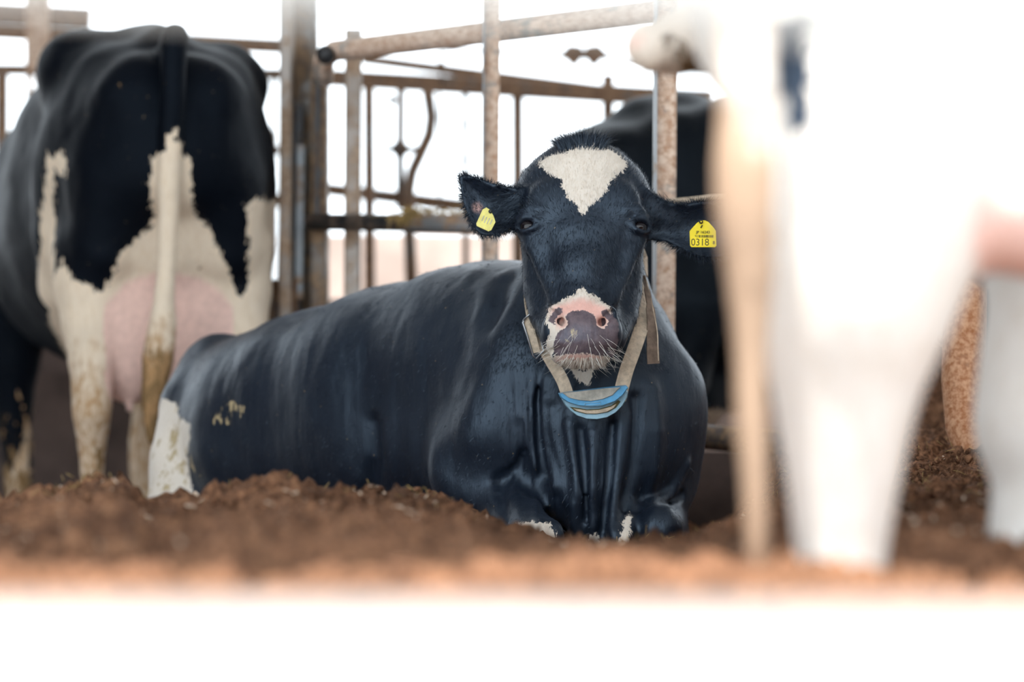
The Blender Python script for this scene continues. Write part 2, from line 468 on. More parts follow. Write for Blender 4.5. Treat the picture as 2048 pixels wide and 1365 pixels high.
# ---------------------------------------------------------------- bedding
def ridge_y(x):
    xs = [0, 60, 110, 150, 230, 262, 300, 350, 420, 500, 560, 640, 700, 760, 850, 930, 1000, 1100, 1180, 1260, 1370, 1450, 1540, 1620, 2048]
    ys = [1030, 1020, 1002, 990, 986, 1010, 1040, 1034, 1012, 996, 986, 1014, 1002, 994, 1006, 1040, 1078, 1110, 1132, 1114, 1108, 1076, 1030, 990, 965]
    return np.interp(x, xs, ys)
def bed_height(X, Y):
    px = 1024+X/np.maximum(Y, 1)*FPX
    Rd = np.interp(px, [0, 700, 1100, 1500, 2048], [4.7, 4.9, 5.35, 5.5, 5.5])         # distance of the pile's crest
    zr = HC-(ridge_y(px)-HY)*Rd/FPX
    near = HC-(1172-HY)*3.0/FPX
    base = np.where(Y < Rd, near+(zr-near)*np.clip((Y-3.0)/(Rd-3.0), 0, 1)**1.3, zr)
    bk = np.clip((Y-Rd)/0.5, 0, 1); bk = bk*bk*(3-2*bk)
    hollow = np.interp(px, [-300, 300, 1000, 1450, 1560, 2048], [0.10, 0.13, 0.13, 0.13, 0.30, 0.32])
    base = base*(1-bk)+hollow*bk
    rise = np.clip((Y-5.2)/2.2, 0, 1)*np.clip((px-1560)/260, 0, 1)*0.07
    return base+rise
def make_bed():
    def grid(x0, x1, y0, y1, st):
        xs = np.arange(x0, x1, st); ys = np.arange(y0, y1, st)
        X, Y = np.meshgrid(xs, ys); X = X.ravel(); Y = Y.ravel()
        Z = bed_height(X, Y)
        p = np.stack([X, Y, X*0], 1)
        big = fbm(p*4.2, 3, 3)*0.017
        cl = np.abs(fbm(p*14, 4, 9)); cl2 = fbm(p*45, 4, 21)
        Z = Z+big+0.042*(0.5-cl)+0.016*cl2
        n = len(xs); m = len(ys); i = np.arange(n-1); j = np.arange(m-1); I, J = np.meshgrid(i, j)
        a = (J*n+I).ravel()
        V = np.stack([X+0.006*vnoise(p*60, 5), Y+0.006*vnoise(p*60, 8), Z], 1)
        return V, np.stack([a, a+1, a+n+1, a+n], 1)
    V, F = grid(-1.5, 1.9, 2.2, 8.2, 0.011)
    o = link('floor_bedding', np_mesh('floor_bedding', V, F), M['bed'], kind='structure', label='brown crumbly compost bedding heaped on the barn floor')
    return V
BV = make_bed()
def bed_z(x, y):
    return float(bed_height(np.array([x]), np.array([y]))[0])
rnd = random.Random(4)
def crumbs():
    b = MB(); b2 = MB()
    for i in range(5200):
        y = rnd.choice([rnd.uniform(3.4, 5.2), rnd.uniform(4.4, 6.0), rnd.uniform(5.0, 6.6)])
        px = rnd.uniform(-60, 2100); x = (px-1024)*y/FPX
        j = rnd.uniform(0.003, 0.010)
        b.blob((x, y, bed_z(x, y)+rnd.uniform(0.0, 0.022)), (j*rnd.uniform(.7, 1.5), j*rnd.uniform(.7, 1.5), j*rnd.uniform(.6, 1.2)), i, 1, 0.35)
    b.build('bedding_crumbs', M['bed'], kind='stuff', label='loose brown crumbs scattered over the compost bedding', cat='bedding')
    for i in range(420):
        y = rnd.uniform(3.3, 6.4); px = rnd.uniform(-40, 2080); x = (px-1024)*y/FPX
        if 5.9 < y and 380 < px < 1380: continue
        c = Vector((x, y, bed_z(x, y)+rnd.uniform(0.012, 0.03))); L = rnd.uniform(0.002, 0.006)*(1.3 if rnd.random() < .15 else .8)
        d = Vector((rnd.uniform(-1, 1), rnd.uniform(-1, 1), rnd.uniform(-.4, .8))).normalized()
        b2.box(c-d*L, c+d*L, L*1.0, L*0.35, up=(rnd.uniform(-1, 1), rnd.uniform(-1, 1), 1))
    b2.build('wood_chips', M['chip'], kind='stuff', label='small pale wood chips scattered over the brown bedding', cat='wood chips')
    b3 = MB()
    for i in range(900):
        y = rnd.uniform(4.6, 6.3); px = rnd.uniform(-40, 2080); x = (px-1024)*y/FPX
        c = Vector((x, y, bed_z(x, y)+rnd.uniform(0.008, 0.03))); d = Vector((rnd.uniform(-1, 1), rnd.uniform(-1, 1), rnd.uniform(0, 1))).normalized()
        b3.tube([c, c+d*rnd.uniform(.008, .024)], 0.0006, 4)
    b3.build('straw_bits', M['hay'], kind='stuff', label='fine straw fibres sticking out of the brown bedding', cat='straw')
crumbs()

# ---------------------------------------------------------------- hair strands
def strands(name, V, N, pick, dirf, length, width, mat, parent, seed=1, attrs=None, lift=0.35, curl=0.0, **kw):
    """tapered three-step blades grown from chosen vertices"""
    rg = np.random.default_rng(seed)
    p = V[pick]; n = N[pick]; m = len(p)
    d = dirf(p, n); d = d-(d*n).sum(1, keepdims=True)*n; d /= np.maximum(np.linalg.norm(d, axis=1, keepdims=True), 1e-6)
    d = d+rg.normal(0, 0.22, d.shape)
    L = length*rg.uniform(0.6, 1.25, (m, 1)); w = width
    p = p+rg.normal(0, 0.0016, p.shape)-n*0.0008
    s = np.cross(d, n+rg.normal(0, 0.3, n.shape)); s /= np.maximum(np.linalg.norm(s, axis=1, keepdims=True), 1e-6)
    q1 = p+(d*0.5+n*lift*0.7)*L*0.75; q2 = p+(d+n*lift*(0.9-curl))*L
    vs = np.stack([p-s*w, p+s*w, q1+s*w*0.8, q1-s*w*0.8, q2], 1).reshape(-1, 3)
    b = np.arange(m)*5
    tri = np.concatenate([np.stack([b, b+1, b+2], 1), np.stack([b, b+2, b+3], 1), np.stack([b+3, b+2, b+4], 1)])
    me = np_mesh(name, vs, tri, True)
    for k, v in (attrs or {}).items(): attr(me, k, np.repeat(v[pick], 5))
    return link(name, me, mat, parent, **kw)

class Leaf:                    # a cupped ear: outline in the x-z plane, bulging surface in y
    def __init__(s, poly, y0, cup, slope, t, k):
        s.poly = poly; s.y0 = y0; s.cup = cup; s.slope = slope; s.t = t; s.k = k; s.sub = False
        s.c = np.mean(np.array(poly), axis=0)
        s.rad = np.max(np.linalg.norm(np.array(poly)-s.c, axis=1))
    def d(s, x):
        dd = np.full(len(x), 0.0); far = np.linalg.norm(x[:, [0, 2]]-s.c, axis=1)-s.rad
        m = (far < 0.06) & (np.abs(x[:, 1]-s.y0) < 0.14)
        dd[~m] = np.maximum(np.maximum(far, 0), np.abs(x[:, 1]-s.y0)-0.08)[~m]+0.01
        q = x[m]
        ps = polysd(q[:, 0], q[:, 2], s.poly)
        ys = s.y0+s.slope*(q[:, 0]-s.c[0])-s.cup*(1-np.clip(ps/0.045, 0, 1))**2
        dd[m] = smax(-ps, (np.abs(q[:, 1]-ys)-s.t)*0.75, 0.008)
        return dd
def px2(pts, d): return [((x-1024)*d/FPX, HC+(HY-y)*d/FPX) for x, y in pts]

def smooth_poly(p, it=2):
    p = np.array(p, float)
    for _ in range(it):
        q = np.roll(p, -1, 0); p = np.stack([0.75*p+0.25*q, 0.25*p+0.75*q], 1).reshape(-1, 2)
    return p.tolist()

# ---------------------------------------------------------------- the lying cow
TH = math.radians(22)
HO = np.array(P(1168, 442, 5.70))
HX = np.array([1.0, 0, -0.01]); HU = np.array([0.0, math.sin(TH), math.cos(TH)]); HN = np.array([0.0, -math.cos(TH), math.sin(TH)])
HR = np.stack([HX, HN, HU])
def H(x, n, u): return HO+HX*x+HN*n+HU*u
def hell(c, r, k, sub=False): return Ell(H(*c), r, k, HR, sub)
def hseg(pts, k, sub=False): return Seg([(H(*c), r) for c, r in pts], k, sub)
def hloft(st, k): return Loft([(H(*c), a, b) for c, a, b in st], k, HX)
def lying_cow():
    ops = []
    # trunk, running back and to the left
    ax = np.array(P(615, 850, 6.85))-np.array(P(1190, 850, 6.02)); ax /= np.linalg.norm(ax); side = np.array([-ax[1], ax[0], 0.0])
    st = []
    for px, top, bot, d, a in ((1205, 650, 1090, 6.02, .20), (1120, 540, 1085, 6.12, .24), (1010, 532, 1075, 6.28, .28), (860, 574, 1070, 6.48, .32), (720, 622, 1070, 6.68, .33), (620, 672, 1075, 6.86, .30), (545, 740, 1075, 7.05, .24)):
        st.append((P(px, (top+bot)/2, d), a, (bot-top)/2*d/FPX))
    ops.append(Loft(st, 0.05, side, pw=2.7))
    ops.append(Ell(P(480, 880, 6.72), (.125, .2, .2), 0.08))
    # hips and hind leg behind the barrel
    ops.append(Seg([(P(590, 770, 7.2), .10), (P(500, 745, 7.0), .075), (P(432, 740, 6.85), .082), (P(390, 815, 6.78), .078), (P(358, 910, 6.72), .062), (P(350, 1000, 6.66), .060), (P(352, 1060, 6.6), .066)], 0.045))
    ops.append(Seg([(P(352, 1050, 6.6), .05), (P(470, 1085, 6.35), .04)], 0.03))
    # chest, far shoulder, near shoulder
    ops.append(Ell(P(1232, 890, 6.04), (.152, .2, .175), 0.06))
    ops.append(Seg([(P(1320, 860, 6.12), .065), (P(1335, 960, 6.08), .045), (P(1322, 1040, 5.95), .045)], 0.05))
    ops.append(Seg([(P(1060, 700, 6.12), .13), (P(1030, 850, 6.0), .12), (P(975, 985, 5.98), .058)], 0.09))
    ops.append(Seg([(P(970, 990, 5.98), .055), (P(1030, 1030, 5.85), .045), (P(1085, 1075, 5.68), .040)], 0.05))
    ops.append(Seg([(P(1330, 1062, 6.0), .048), (P(1318, 1062, 5.80), .046)], 0.02))
    ops.append(Seg([(P(1262, 1010, 5.92), .03), (P(1243, 1080, 5.76), .020)], 0.02))
    # neck
    ops.append(Seg([(P(1170, 420, 5.88), .095), (P(1178, 560, 5.99), .112), (P(1205, 700, 6.02), .130), (P(1220, 820, 6.04), .160)], 0.05))
    # dewlap and skin folds
    ops.append(Seg([(P(1175, 745, 5.90), .035), (P(1182, 850, 5.88), .045), (P(1183, 980, 5.84), .052), (P(1178, 1075, 5.84), .030)], 0.09))
    def hit(px, py, back=0.0):
        ds = np.arange(5.35, 8.0, .01); v = np.array([list(P(px, py, d)) for d in ds]); e = sdf_eval(ops, v)
        k = np.argmax(e < 0); return P(px, py, ds[k]+back)
    base = list(ops)
    feats = []
    for pts, r, k in (([(1182, 870), (1184, 930), (1183, 980), (1182, 1040), (1181, 1078)], .008, .016),
                      ([(1108, 820), (1118, 880), (1130, 940), (1142, 1010), (1160, 1078)], .008, .018),
                      ([(1096, 760), (1090, 830), (1096, 900), (1112, 970)], .008, .02),
                      ([(1252, 830), (1244, 900), (1234, 970), (1222, 1060)], .009, .02),
                      ([(1300, 780), (1306, 860), (1300, 940), (1285, 1000)], .009, .03),
                      ([(1140, 850), (1152, 920), (1162, 990), (1170, 1060)], .006, .014),
                      ([(1072, 720), (1062, 790), (1060, 860), (1072, 930)], .007, .02),
                      ([(1052, 700), (1042, 770), (1038, 830)], .006, .018),
                      ([(1205, 900), (1208, 980), (1204, 1050)], .006, .014),
                      ([(1372, 930), (1340, 990), (1290, 1020)], .008, .02)):
        feats.append(Seg([(hit(*q), r) for q in pts], k))
    for pts, r, k in (([(746, 850), (752, 920), (744, 970), (738, 1020)], .003, .04),
                      ([(1004, 955), (1000, 985), (1004, 1010), (1012, 1040)], .008, .02),
                      ([(1000, 960), (1030, 935), (1050, 900)], .002, .03),
                      ([(1292, 1018), (1330, 1005), (1364, 990)], .005, .015),
                      ([(1082, 740), (1076, 800), (1078, 870), (1092, 950)], .0035, .022),
                      ([(1272, 800), (1268, 930), (1255, 1020)], .003, .03),
                      ([(1226, 850), (1222, 930), (1214, 1000), (1208, 1060)], .0025, .024),
                      ([(1158, 860), (1172, 960), (1176, 1040)], .002, .02),
                      ([(1010, 560), (990, 640), (985, 700)], .004, .05)):
        feats.append(Seg([(hit(*q), r) for q in pts], k, sub=True))
    for px, py, r in ((930, 930, .05), (985, 860, .04), (1040, 720, .04)):
        c = hit(px, py, r*.93); feats.append(Ell(c, (r*1.3, r, r*1.4), .07))
    ops += feats
    # head
    ops.append(hell((0, -.088, .078), (.116, .088, .116), .04))
    ops.append(hell((0, -.075, .132), (.092, .060, .066), .035))
    for s in (-1, 1): ops.append(hell((s*.088, -.105, .095), (.040, .05, .06), .035))
    ops.append(hloft([((0, -.062, .05), .098, .062), ((0, -.060, -.01), .098, .060), ((-.001, -.056, -.08), .062, .055), ((-.003, -.052, -.16), .050, .049), ((-.005, -.045, -.22), .060, .046)], .03))
    for s in (-1, 1):
        ops.append(hell((s*.094, -.052, .010), (.032, .036, .036), .03))
        ops.append(hell((s*.070, -.020, .050), (.034, .020, .036), .03))
        ops.append(hseg([((s*.078, -.125, .0), .040), ((s*.078, -.145, -.08), .036), ((s*.070, -.130, -.14), .034), ((s*.050, -.100, -.20), .030), ((s*.028, -.080, -.222), .022)], .03))
        ops.append(hseg([((s*.094, -.045, -.035), .014), ((s*.078, -.046, -.085), .012), ((s*.056, -.040, -.14), .010)], .03))
    ops.append(hloft([((0, -.12, .03), .088, .075), ((0, -.125, -.08), .080, .060), ((0, -.095, -.18), .060, .045), ((-.004, -.070, -.222), .048, .026)], .03))
    # muzzle, lips, chin
    ops.append(hell((-.005, -.038, -.222), (.075, .050, .048), .015))
    ops.append(hell((-.005, -.040, -.246), (.064, .045, .026), .012))
    ops.append(hell((-.006, -.046, -.262), (.058, .040, .015), .005))
    ops.append(hseg([((-.068, -.035, -.256), .004), ((-.035, .003, -.262), .0035), ((-.005, .008, -.263), .003), ((.025, .003, -.262), .0035), ((.058, -.035, -.256), .004)], .006, sub=True))
    for s in (-1, 1):
        c = -.006
        ops.append(hell((c+s*.046, -.014, -.186), (.021, .020, .017), .014))
        ops.append(hell((c+s*.058, -.022, -.214), (.016, .020, .022), .014))
        ops.append(hseg([((c+s*.030, .012, -.214), .0055), ((c+s*.040, .008, -.207), .0085), ((c+s*.053, -.001, -.193), .0075), ((c+s*.058, -.006, -.186), .004)], .008, sub=True))
        ops.append(hseg([((c+s*.036, .004, -.212), .0075), ((c+s*.040, -.022, -.200), .008)], .006, sub=True))
    # eyes: socket, lids
    for s in (-1, 1):
        ops.append(hell((s*.110, -.018, .000), (.022, .022, .0115), .008, sub=True))
        ops.append(hseg([((s*.089, -.016, .000), .0045), ((s*.100, -.010, .0115), .0058), ((s*.114, -.016, .0130), .0058), ((s*.127, -.034, .004), .005)], .008))
        ops.append(hseg([((s*.088, -.014, -.003), .0045), ((s*.100, -.012, -.0115), .0045), ((s*.113, -.022, -.0125), .0045), ((s*.125, -.038, -.002), .004)], .008))
        ops.append(hseg([((s*.084, -.006, .024), .006), ((s*.104, -.010, .030), .007), ((s*.122, -.034, .022), .006)], .014))
        ops.append(hseg([((s*.080, -.006, -.014), .003), ((s*.068, -.002, -.040), .003)], .012, sub=True))
    # ears
    earL = smooth_poly(px2([(1062, 378), (1030, 376), (990, 368), (950, 352), (932, 347), (916, 350), (918, 372), (921, 392), (930, 425), (944, 455), (962, 473), (985, 476), (1010, 462), (1040, 455), (1060, 450)], 5.78), 1)
    earR = smooth_poly(px2([(1278, 372), (1305, 388), (1335, 405), (1365, 407), (1400, 402), (1450, 402), (1492, 418), (1505, 450), (1485, 495), (1440, 521), (1400, 516), (1365, 502), (1335, 486), (1300, 480), (1278, 470)], 5.80), 1)
    ops.append(Leaf(earL, 5.80, .022, -0.10, .006, .022))
    ops.append(Leaf(earR, 5.82, .022, 0.10, .006, .022))
    ops.append(Seg([(P(1075, 418, 5.84), .034), (P(1046, 416, 5.81), .030), (P(1022, 412, 5.806), .018)], .025))
    ops.append(Seg([(P(1268, 424, 5.84), .036), (P(1300, 432, 5.82), .030), (P(1330, 440, 5.82), .018)], .025))
    V, F = polygonise(ops, (-.85, 5.5, .02), (.62, 7.4, 1.12), 0.0052, 2)
    # hide wrinkles and muscle ripple
    N = vnormals(V, F)
    dx = V-HO; hx = dx@HX; hn = dx@HN; hu = dx@HU
    ishead = np.clip((5.95-V[:, 1])/0.1, 0, 1)*np.clip((V[:, 2]-.46)/.05, 0, 1)
    rip = fbm(V*np.array([7, 7, 7]), 3, 5)*0.0034+fbm(V*np.array([26, 20, 7.]), 3, 6)*0.0016
    rib = np.sin((V[:, 0]*0.75-V[:, 1]*0.65)*42+V[:, 2]*2.5)*0.0008*np.clip(1-np.abs(V[:, 0]+.12)/.3, 0, 1)*np.clip((V[:, 2]-.25)/.15, 0, 1)
    fx = (V[:, 0]-0.155)
    fold = np.sin(fx*(190-160*np.clip(V[:, 2]-.1, 0, .5))+2*fbm(V*5, 2, 30))*0.0045*np.clip(1-np.abs(fx)/.19, 0, 1)*np.clip((.52-V[:, 2])/.15, 0, 1)*(V[:, 1] < 6.0)
    wr = np.clip(1-np.abs(V[:, 0]-.035)/.06, 0, 1)*np.clip((.62-V[:, 2])/.1, 0, 1)*np.clip((V[:, 2]-.22)/.1, 0, 1)*(1-ishead)
    wrk = np.sin(V[:, 0]*330+fbm(V*6, 2, 31)*2.5)*0.0020*wr
    V = V+N*((rip+rib)*(1-0.75*ishead)+fold*(1-ishead)+wrk)[:, None]
    # ridged skin of the nose pad and brow creases
    pad = np.clip(polysd(hx, hu, [(-.05, -.175), (.04, -.175), (.062, -.22), (.05, -.262), (-.062, -.262), (-.07, -.22)])/.01, 0, 1)*(hn > -.05)
    V = V+N*(pad*np.sin(hx*620+np.abs(hx)*900*(hu+.2)+2*fbm(V*55, 2, 8))*0.0006)[:, None]
    root = empty('cow', P(800, 1060, 6.4), 'black cow with a white blaze lying on the brown bedding, head turned to the camera', 'cow')
    me = np_mesh('cow_body', V, F)
    # markings
    def face(pts): # photograph proportions turned into the head's own plane
        return [((x-1168)*.00095, (442-y)*.00095/math.cos(TH)) for x, y in pts]
    def facen(pts, n=0.0):
        return [((x-1168)*.00095, ((442-y)*.00095-n*math.sin(TH))/math.cos(TH)) for x, y in pts]
    Z = np.full(len(V), -1.0); white = Z.copy(); pink = Z.copy(); dark = Z.copy(); dirt = np.zeros(len(V))
    infront = np.where((hn > -.085) & (V[:, 1] < 5.95), 0.0, -1.0)
    blaze = face([(1074, 303), (1100, 294), (1130, 296), (1144, 290), (1164, 275), (1178, 276), (1205, 279), (1232, 284), (1250, 302), (1258, 312), (1247, 332), (1232, 345), (1222, 362), (1214, 383), (1199, 400), (1183, 414), (1166, 433), (1157, 424), (1148, 406), (1134, 400), (1124, 372), (1122, 358), (1104, 346), (1090, 328)])
    white = np.maximum(white, np.minimum(polysd(hx, hu, blaze), infront+1e-9+0.1*(infront == 0)))
    def crop(pts): return facen([(980+a*.2344, 540+b*.2344) for a, b in pts], .008)
    nose_white = crop([(480, 420), (500, 330), (560, 262), (640, 228), (720, 215), (760, 160), (790, 150), (815, 180), (860, 200), (940, 240), (1020, 310), (1050, 350), (1000, 400), (960, 480), (940, 560), (900, 520), (880, 440), (640, 420), (650, 490), (600, 560), (560, 640), (540, 700), (960, 700), (1000, 760), (880, 860), (620, 860), (470, 760), (410, 700), (415, 600), (480, 590), (520, 540)])
    fr = np.where((hn > -.07) & (V[:, 1] < 5.95) & (hu < -.1), 0.1, -1.0)
    white = np.maximum(white, np.minimum(polysd(hx, hu, nose_white), fr))
    chin = hell((-.010, -.045, -.276), (.062, .05, .022), 0).d(V); white = np.maximum(white, -chin)
    pad_d = crop([(530, 350), (600, 322), (628, 345), (592, 395), (610, 432), (640, 470), (655, 470), (640, 400), (700, 345), (800, 350), (850, 372), (890, 385), (905, 450), (945, 450), (962, 415), (945, 362), (990, 340), (1040, 365), (1090, 430), (1095, 560), (1060, 660), (960, 694), (760, 692), (560, 684), (545, 600), (575, 540), (620, 500), (560, 470), (500, 430)])
    dark = np.minimum(polysd(hx, hu, pad_d), fr)
    pk = crop([(520, 330), (620, 280), (790, 240), (950, 300), (1020, 350), (960, 470), (900, 520), (860, 400), (640, 400), (560, 420)])
    pink = np.minimum(polysd(hx, hu, pk), fr)
    nos = np.minimum(hseg([((-.043, .006, -.216), .010), ((-.046, -.01, -.205), .011)], 0).d(V), hseg([((.031, .006, -.216), .010), ((.034, -.01, -.205), .011)], 0).d(V))
    pink = np.maximum(pink, -nos); white = np.where(nos < 0, 0.01, white); dark = np.where(nos < 0, -0.01, dark)
    lip = crop([(560, 692), (640, 688), (860, 690), (960, 694), (900, 716), (700, 728), (600, 716)])
    pink = np.maximum(pink, np.minimum(polysd(hx, hu, lip), fr)*2)
    def patch(pts, d, y0=5.0, y1=6.2, z1=9):
        g = np.where((V[:, 1] > y0) & (V[:, 1] < y1) & (V[:, 2] < z1), 0.1, -1.0)
        return np.minimum(polysd(V[:, 0], V[:, 2], px2(pts, d)), g)
    for q in (patch([(1128, 725), (1150, 732), (1158, 742), (1170, 742), (1188, 735), (1184, 755), (1178, 770), (1165, 772), (1150, 755)], 5.86, 5.76),
              patch([(1035, 1050), (1060, 1044), (1098, 1046), (1112, 1070), (1108, 1110), (1035, 1110)], 5.68, z1=.24),
              patch([(1174, 1085), (1180, 1072), (1192, 1066), (1198, 1076), (1196, 1110), (1174, 1110)], 5.8, z1=.25),
              patch([(1258, 1028), (1264, 1034), (1262, 1042), (1252, 1110), (1230, 1110), (1246, 1050)], 5.78, 5, 5.9),
              patch([(300, 1060), (290, 850), (318, 798), (345, 804), (356, 812), (364, 836), (380, 842), (392, 850), (392, 880), (384, 900), (388, 950), (420, 1100)], 6.7, 6.55, 7.5),
              patch([(690, 1000), (705, 987), (728, 983), (742, 986), (742, 1030), (690, 1030)], 6.3, 6.0, 6.6)):
        white = np.maximum(white, q)
    dc = (V-np.array(hit(462, 828)))/np.array([.045, .2, .026]); dr = np.sqrt((dc**2).sum(1))
    dirt += np.clip(1.3-dr, 0, 1)*.42+np.exp(-((dr-.85)/.35)**2)*.26*(1+.8*fbm(V*40, 2, 77))
    dirt += np.exp(-((V-np.array(P(350, 930, 6.65)))**2).sum(1)/.03)*0.55
    dirt += np.exp(-((V-np.array(H(-.03, .01, -.24)))**2).sum(1)/.0010)*0.52
    inner = np.minimum(-np.linalg.norm(V-np.array(P(955, 415, 5.79)), axis=1)+.016, np.where(N[:, 1] < 0, .1, -.1))
    for k, v in (('white', white), ('pink', np.maximum(pink, inner-.01)), ('dark', dark), ('dirt', dirt), ('brown', Z)): attr(me, k, v)
    link('cow_body', me, M['lying_coat'], root)
    for s in (-1, 1):
        b = MB()
        import bmesh
        bm = bmesh.new(); bmesh.ops.create_uvsphere(bm, u_segments=28, v_segments=18, radius=.0175)
        c = H(s*.105, -.0320, 0.0)
        b.add([(c[0]+v.co.x, c[1]+v.co.y, c[2]+v.co.z) for v in bm.verts], [tuple(v.index for v in f.verts) for f in bm.faces]); bm.free()
        b.build('eye', M['eye'], root)
    # fur
    rg = np.random.default_rng(7)
    A = dict(white=white, pink=pink, dark=dark, dirt=dirt*0, brown=Z)
    facing = (N[:, 1] < 0.35)
    headm = (ishead > .5) & facing & (dark < -.001) & (pink < -.004) & (hu > -.2)
    eyec = np.minimum(np.linalg.norm(V-H(.108, -.02, 0), axis=1), np.linalg.norm(V-H(-.108, -.02, 0), axis=1))
    headm &= eyec > .021
    idx = np.where(headm)[0]; pick = rg.choice(idx, min(34000, len(idx)*2))
    def hd(p, n):
        q = p-HO; u = q@HU; x = q@HX
        up = np.clip((u-.005)/.03, -1, 1)[:, None]
        return HU*up+HX*(x*4)[:, None]+rg.normal(0, .15, p.shape)
    strands('fur', V, N, pick, hd, .0085, .00042, M['lying_coat'], root, 3, A, lift=.28, kind='stuff')
    idx = np.where((np.abs(hx+.004) < .045) & (hu > .155) & (hu < .22) & (hn < .01) & (V[:, 1] < 5.95))[0]
    pick = rg.choice(idx, 2600)
    strands('poll_tuft', V, N, pick, lambda p, n: HU*.8+HX*((p-HO)@HX*14)[:, None]+HN*.5, .026, .0005, M['lying_coat'], root, 5, dict(white=Z, pink=Z, dark=Z, dirt=Z*0, brown=Z), lift=.55, kind='stuff')
    # ear fringes
    eL = polysd(V[:, 0], V[:, 2], earL); eR = polysd(V[:, 0], V[:, 2], earR)
    m = ((np.abs(eL) < .006) & (V[:, 0] < P(1040, 0, 5.78).x) | (np.abs(eR) < .006) & (V[:, 0] > P(1310, 0, 5.8).x)) & (V[:, 1] < 5.9) & (V[:, 2] > .6)
    idx = np.where(m)[0]; pick = rg.choice(idx, 3800)
    cL = np.array(P(975, 415, 5.79)); cR = np.array(P(1400, 460, 5.81))
    strands('ear_fringe', V, N, pick, lambda p, n: np.where((p[:, 0] < .05)[:, None], p-cL, p-cR)*12+np.array([0, -.3, -.2]), .013, .0004, M['lying_coat'], root, 6, dict(white=Z, pink=Z, dark=Z, dirt=Z*0, brown=Z), lift=.5, kind='stuff')
    m = (np.linalg.norm(V-np.array(P(1035, 425, 5.79)), axis=1) < .045) & (N[:, 1] < -.1) & (V[:, 1] < 5.86)
    idx = np.where(m)[0]; pick = rg.choice(idx, 2200)
    strands('ear_hair', V, N, pick, lambda p, n: np.array([-.8, -.2, -.3])+rg.normal(0, .3, p.shape), .020, .0004, M['lying_coat'], root, 8, dict(white=Z, pink=Z, dark=Z, dirt=Z*0, brown=Z), lift=.4, kind='stuff')
    # chin hair and whiskers
    m = (hu < -.272) & (hn > -.08) & (V[:, 1] < 5.85) & (np.abs(hx+.006) < .06)
    idx = np.where(m)[0]; pick = rg.choice(idx, 1500)
    strands('chin_hair', V, N, pick, lambda p, n: np.array([0, -.15, -1.])+HX*((p-HO)@HX*9)[:, None], .010, .0004, M['lying_coat'], root, 9, dict(white=-Z, pink=Z, dark=Z, dirt=Z*0, brown=Z), lift=.4, kind='stuff')
    m = (hu < -.235) & (hn > -.08) & (V[:, 1] < 5.85) & (N[:, 1] < .3)
    idx = np.where(m)[0]; pick = rg.choice(idx, 110)
    strands('whiskers', V, N, pick, lambda p, n: np.array([0, -.3, -1.])+HX*((p-HO)@HX*26)[:, None], .030, .0003, M['whisker'], root, 10, None, lift=.7, kind='stuff')
    # short body coat that breaks the outline
    idx = np.where((ishead < .5) & (N[:, 1] < .45) & (V[:, 2] > .12))[0]; pick = rg.choice(idx, 26000)
    strands('body_fur', V, N, pick, lambda p, n: np.array([-.5, .3, -.9])+rg.normal(0, .2, p.shape), .008, .0005, M['lying_coat'], root, 11, A, lift=.22, kind='stuff')
    return root
M['lying_coat'] = coat('holstein_short_coat', spec=0.72, rough=0.47, sheen=.03, dust=(0.020, 0.026, 0.040), black=(0.0045, 0.008, 0.017), white=(0.80, 0.73, 0.64), pink=(.86, .50, .42), dirt=(0.46, 0.36, 0.20), dusty=0.5)
M['whisker'] = plain('whisker', (0.7, 0.68, 0.64), 0.5)
lying_cow()

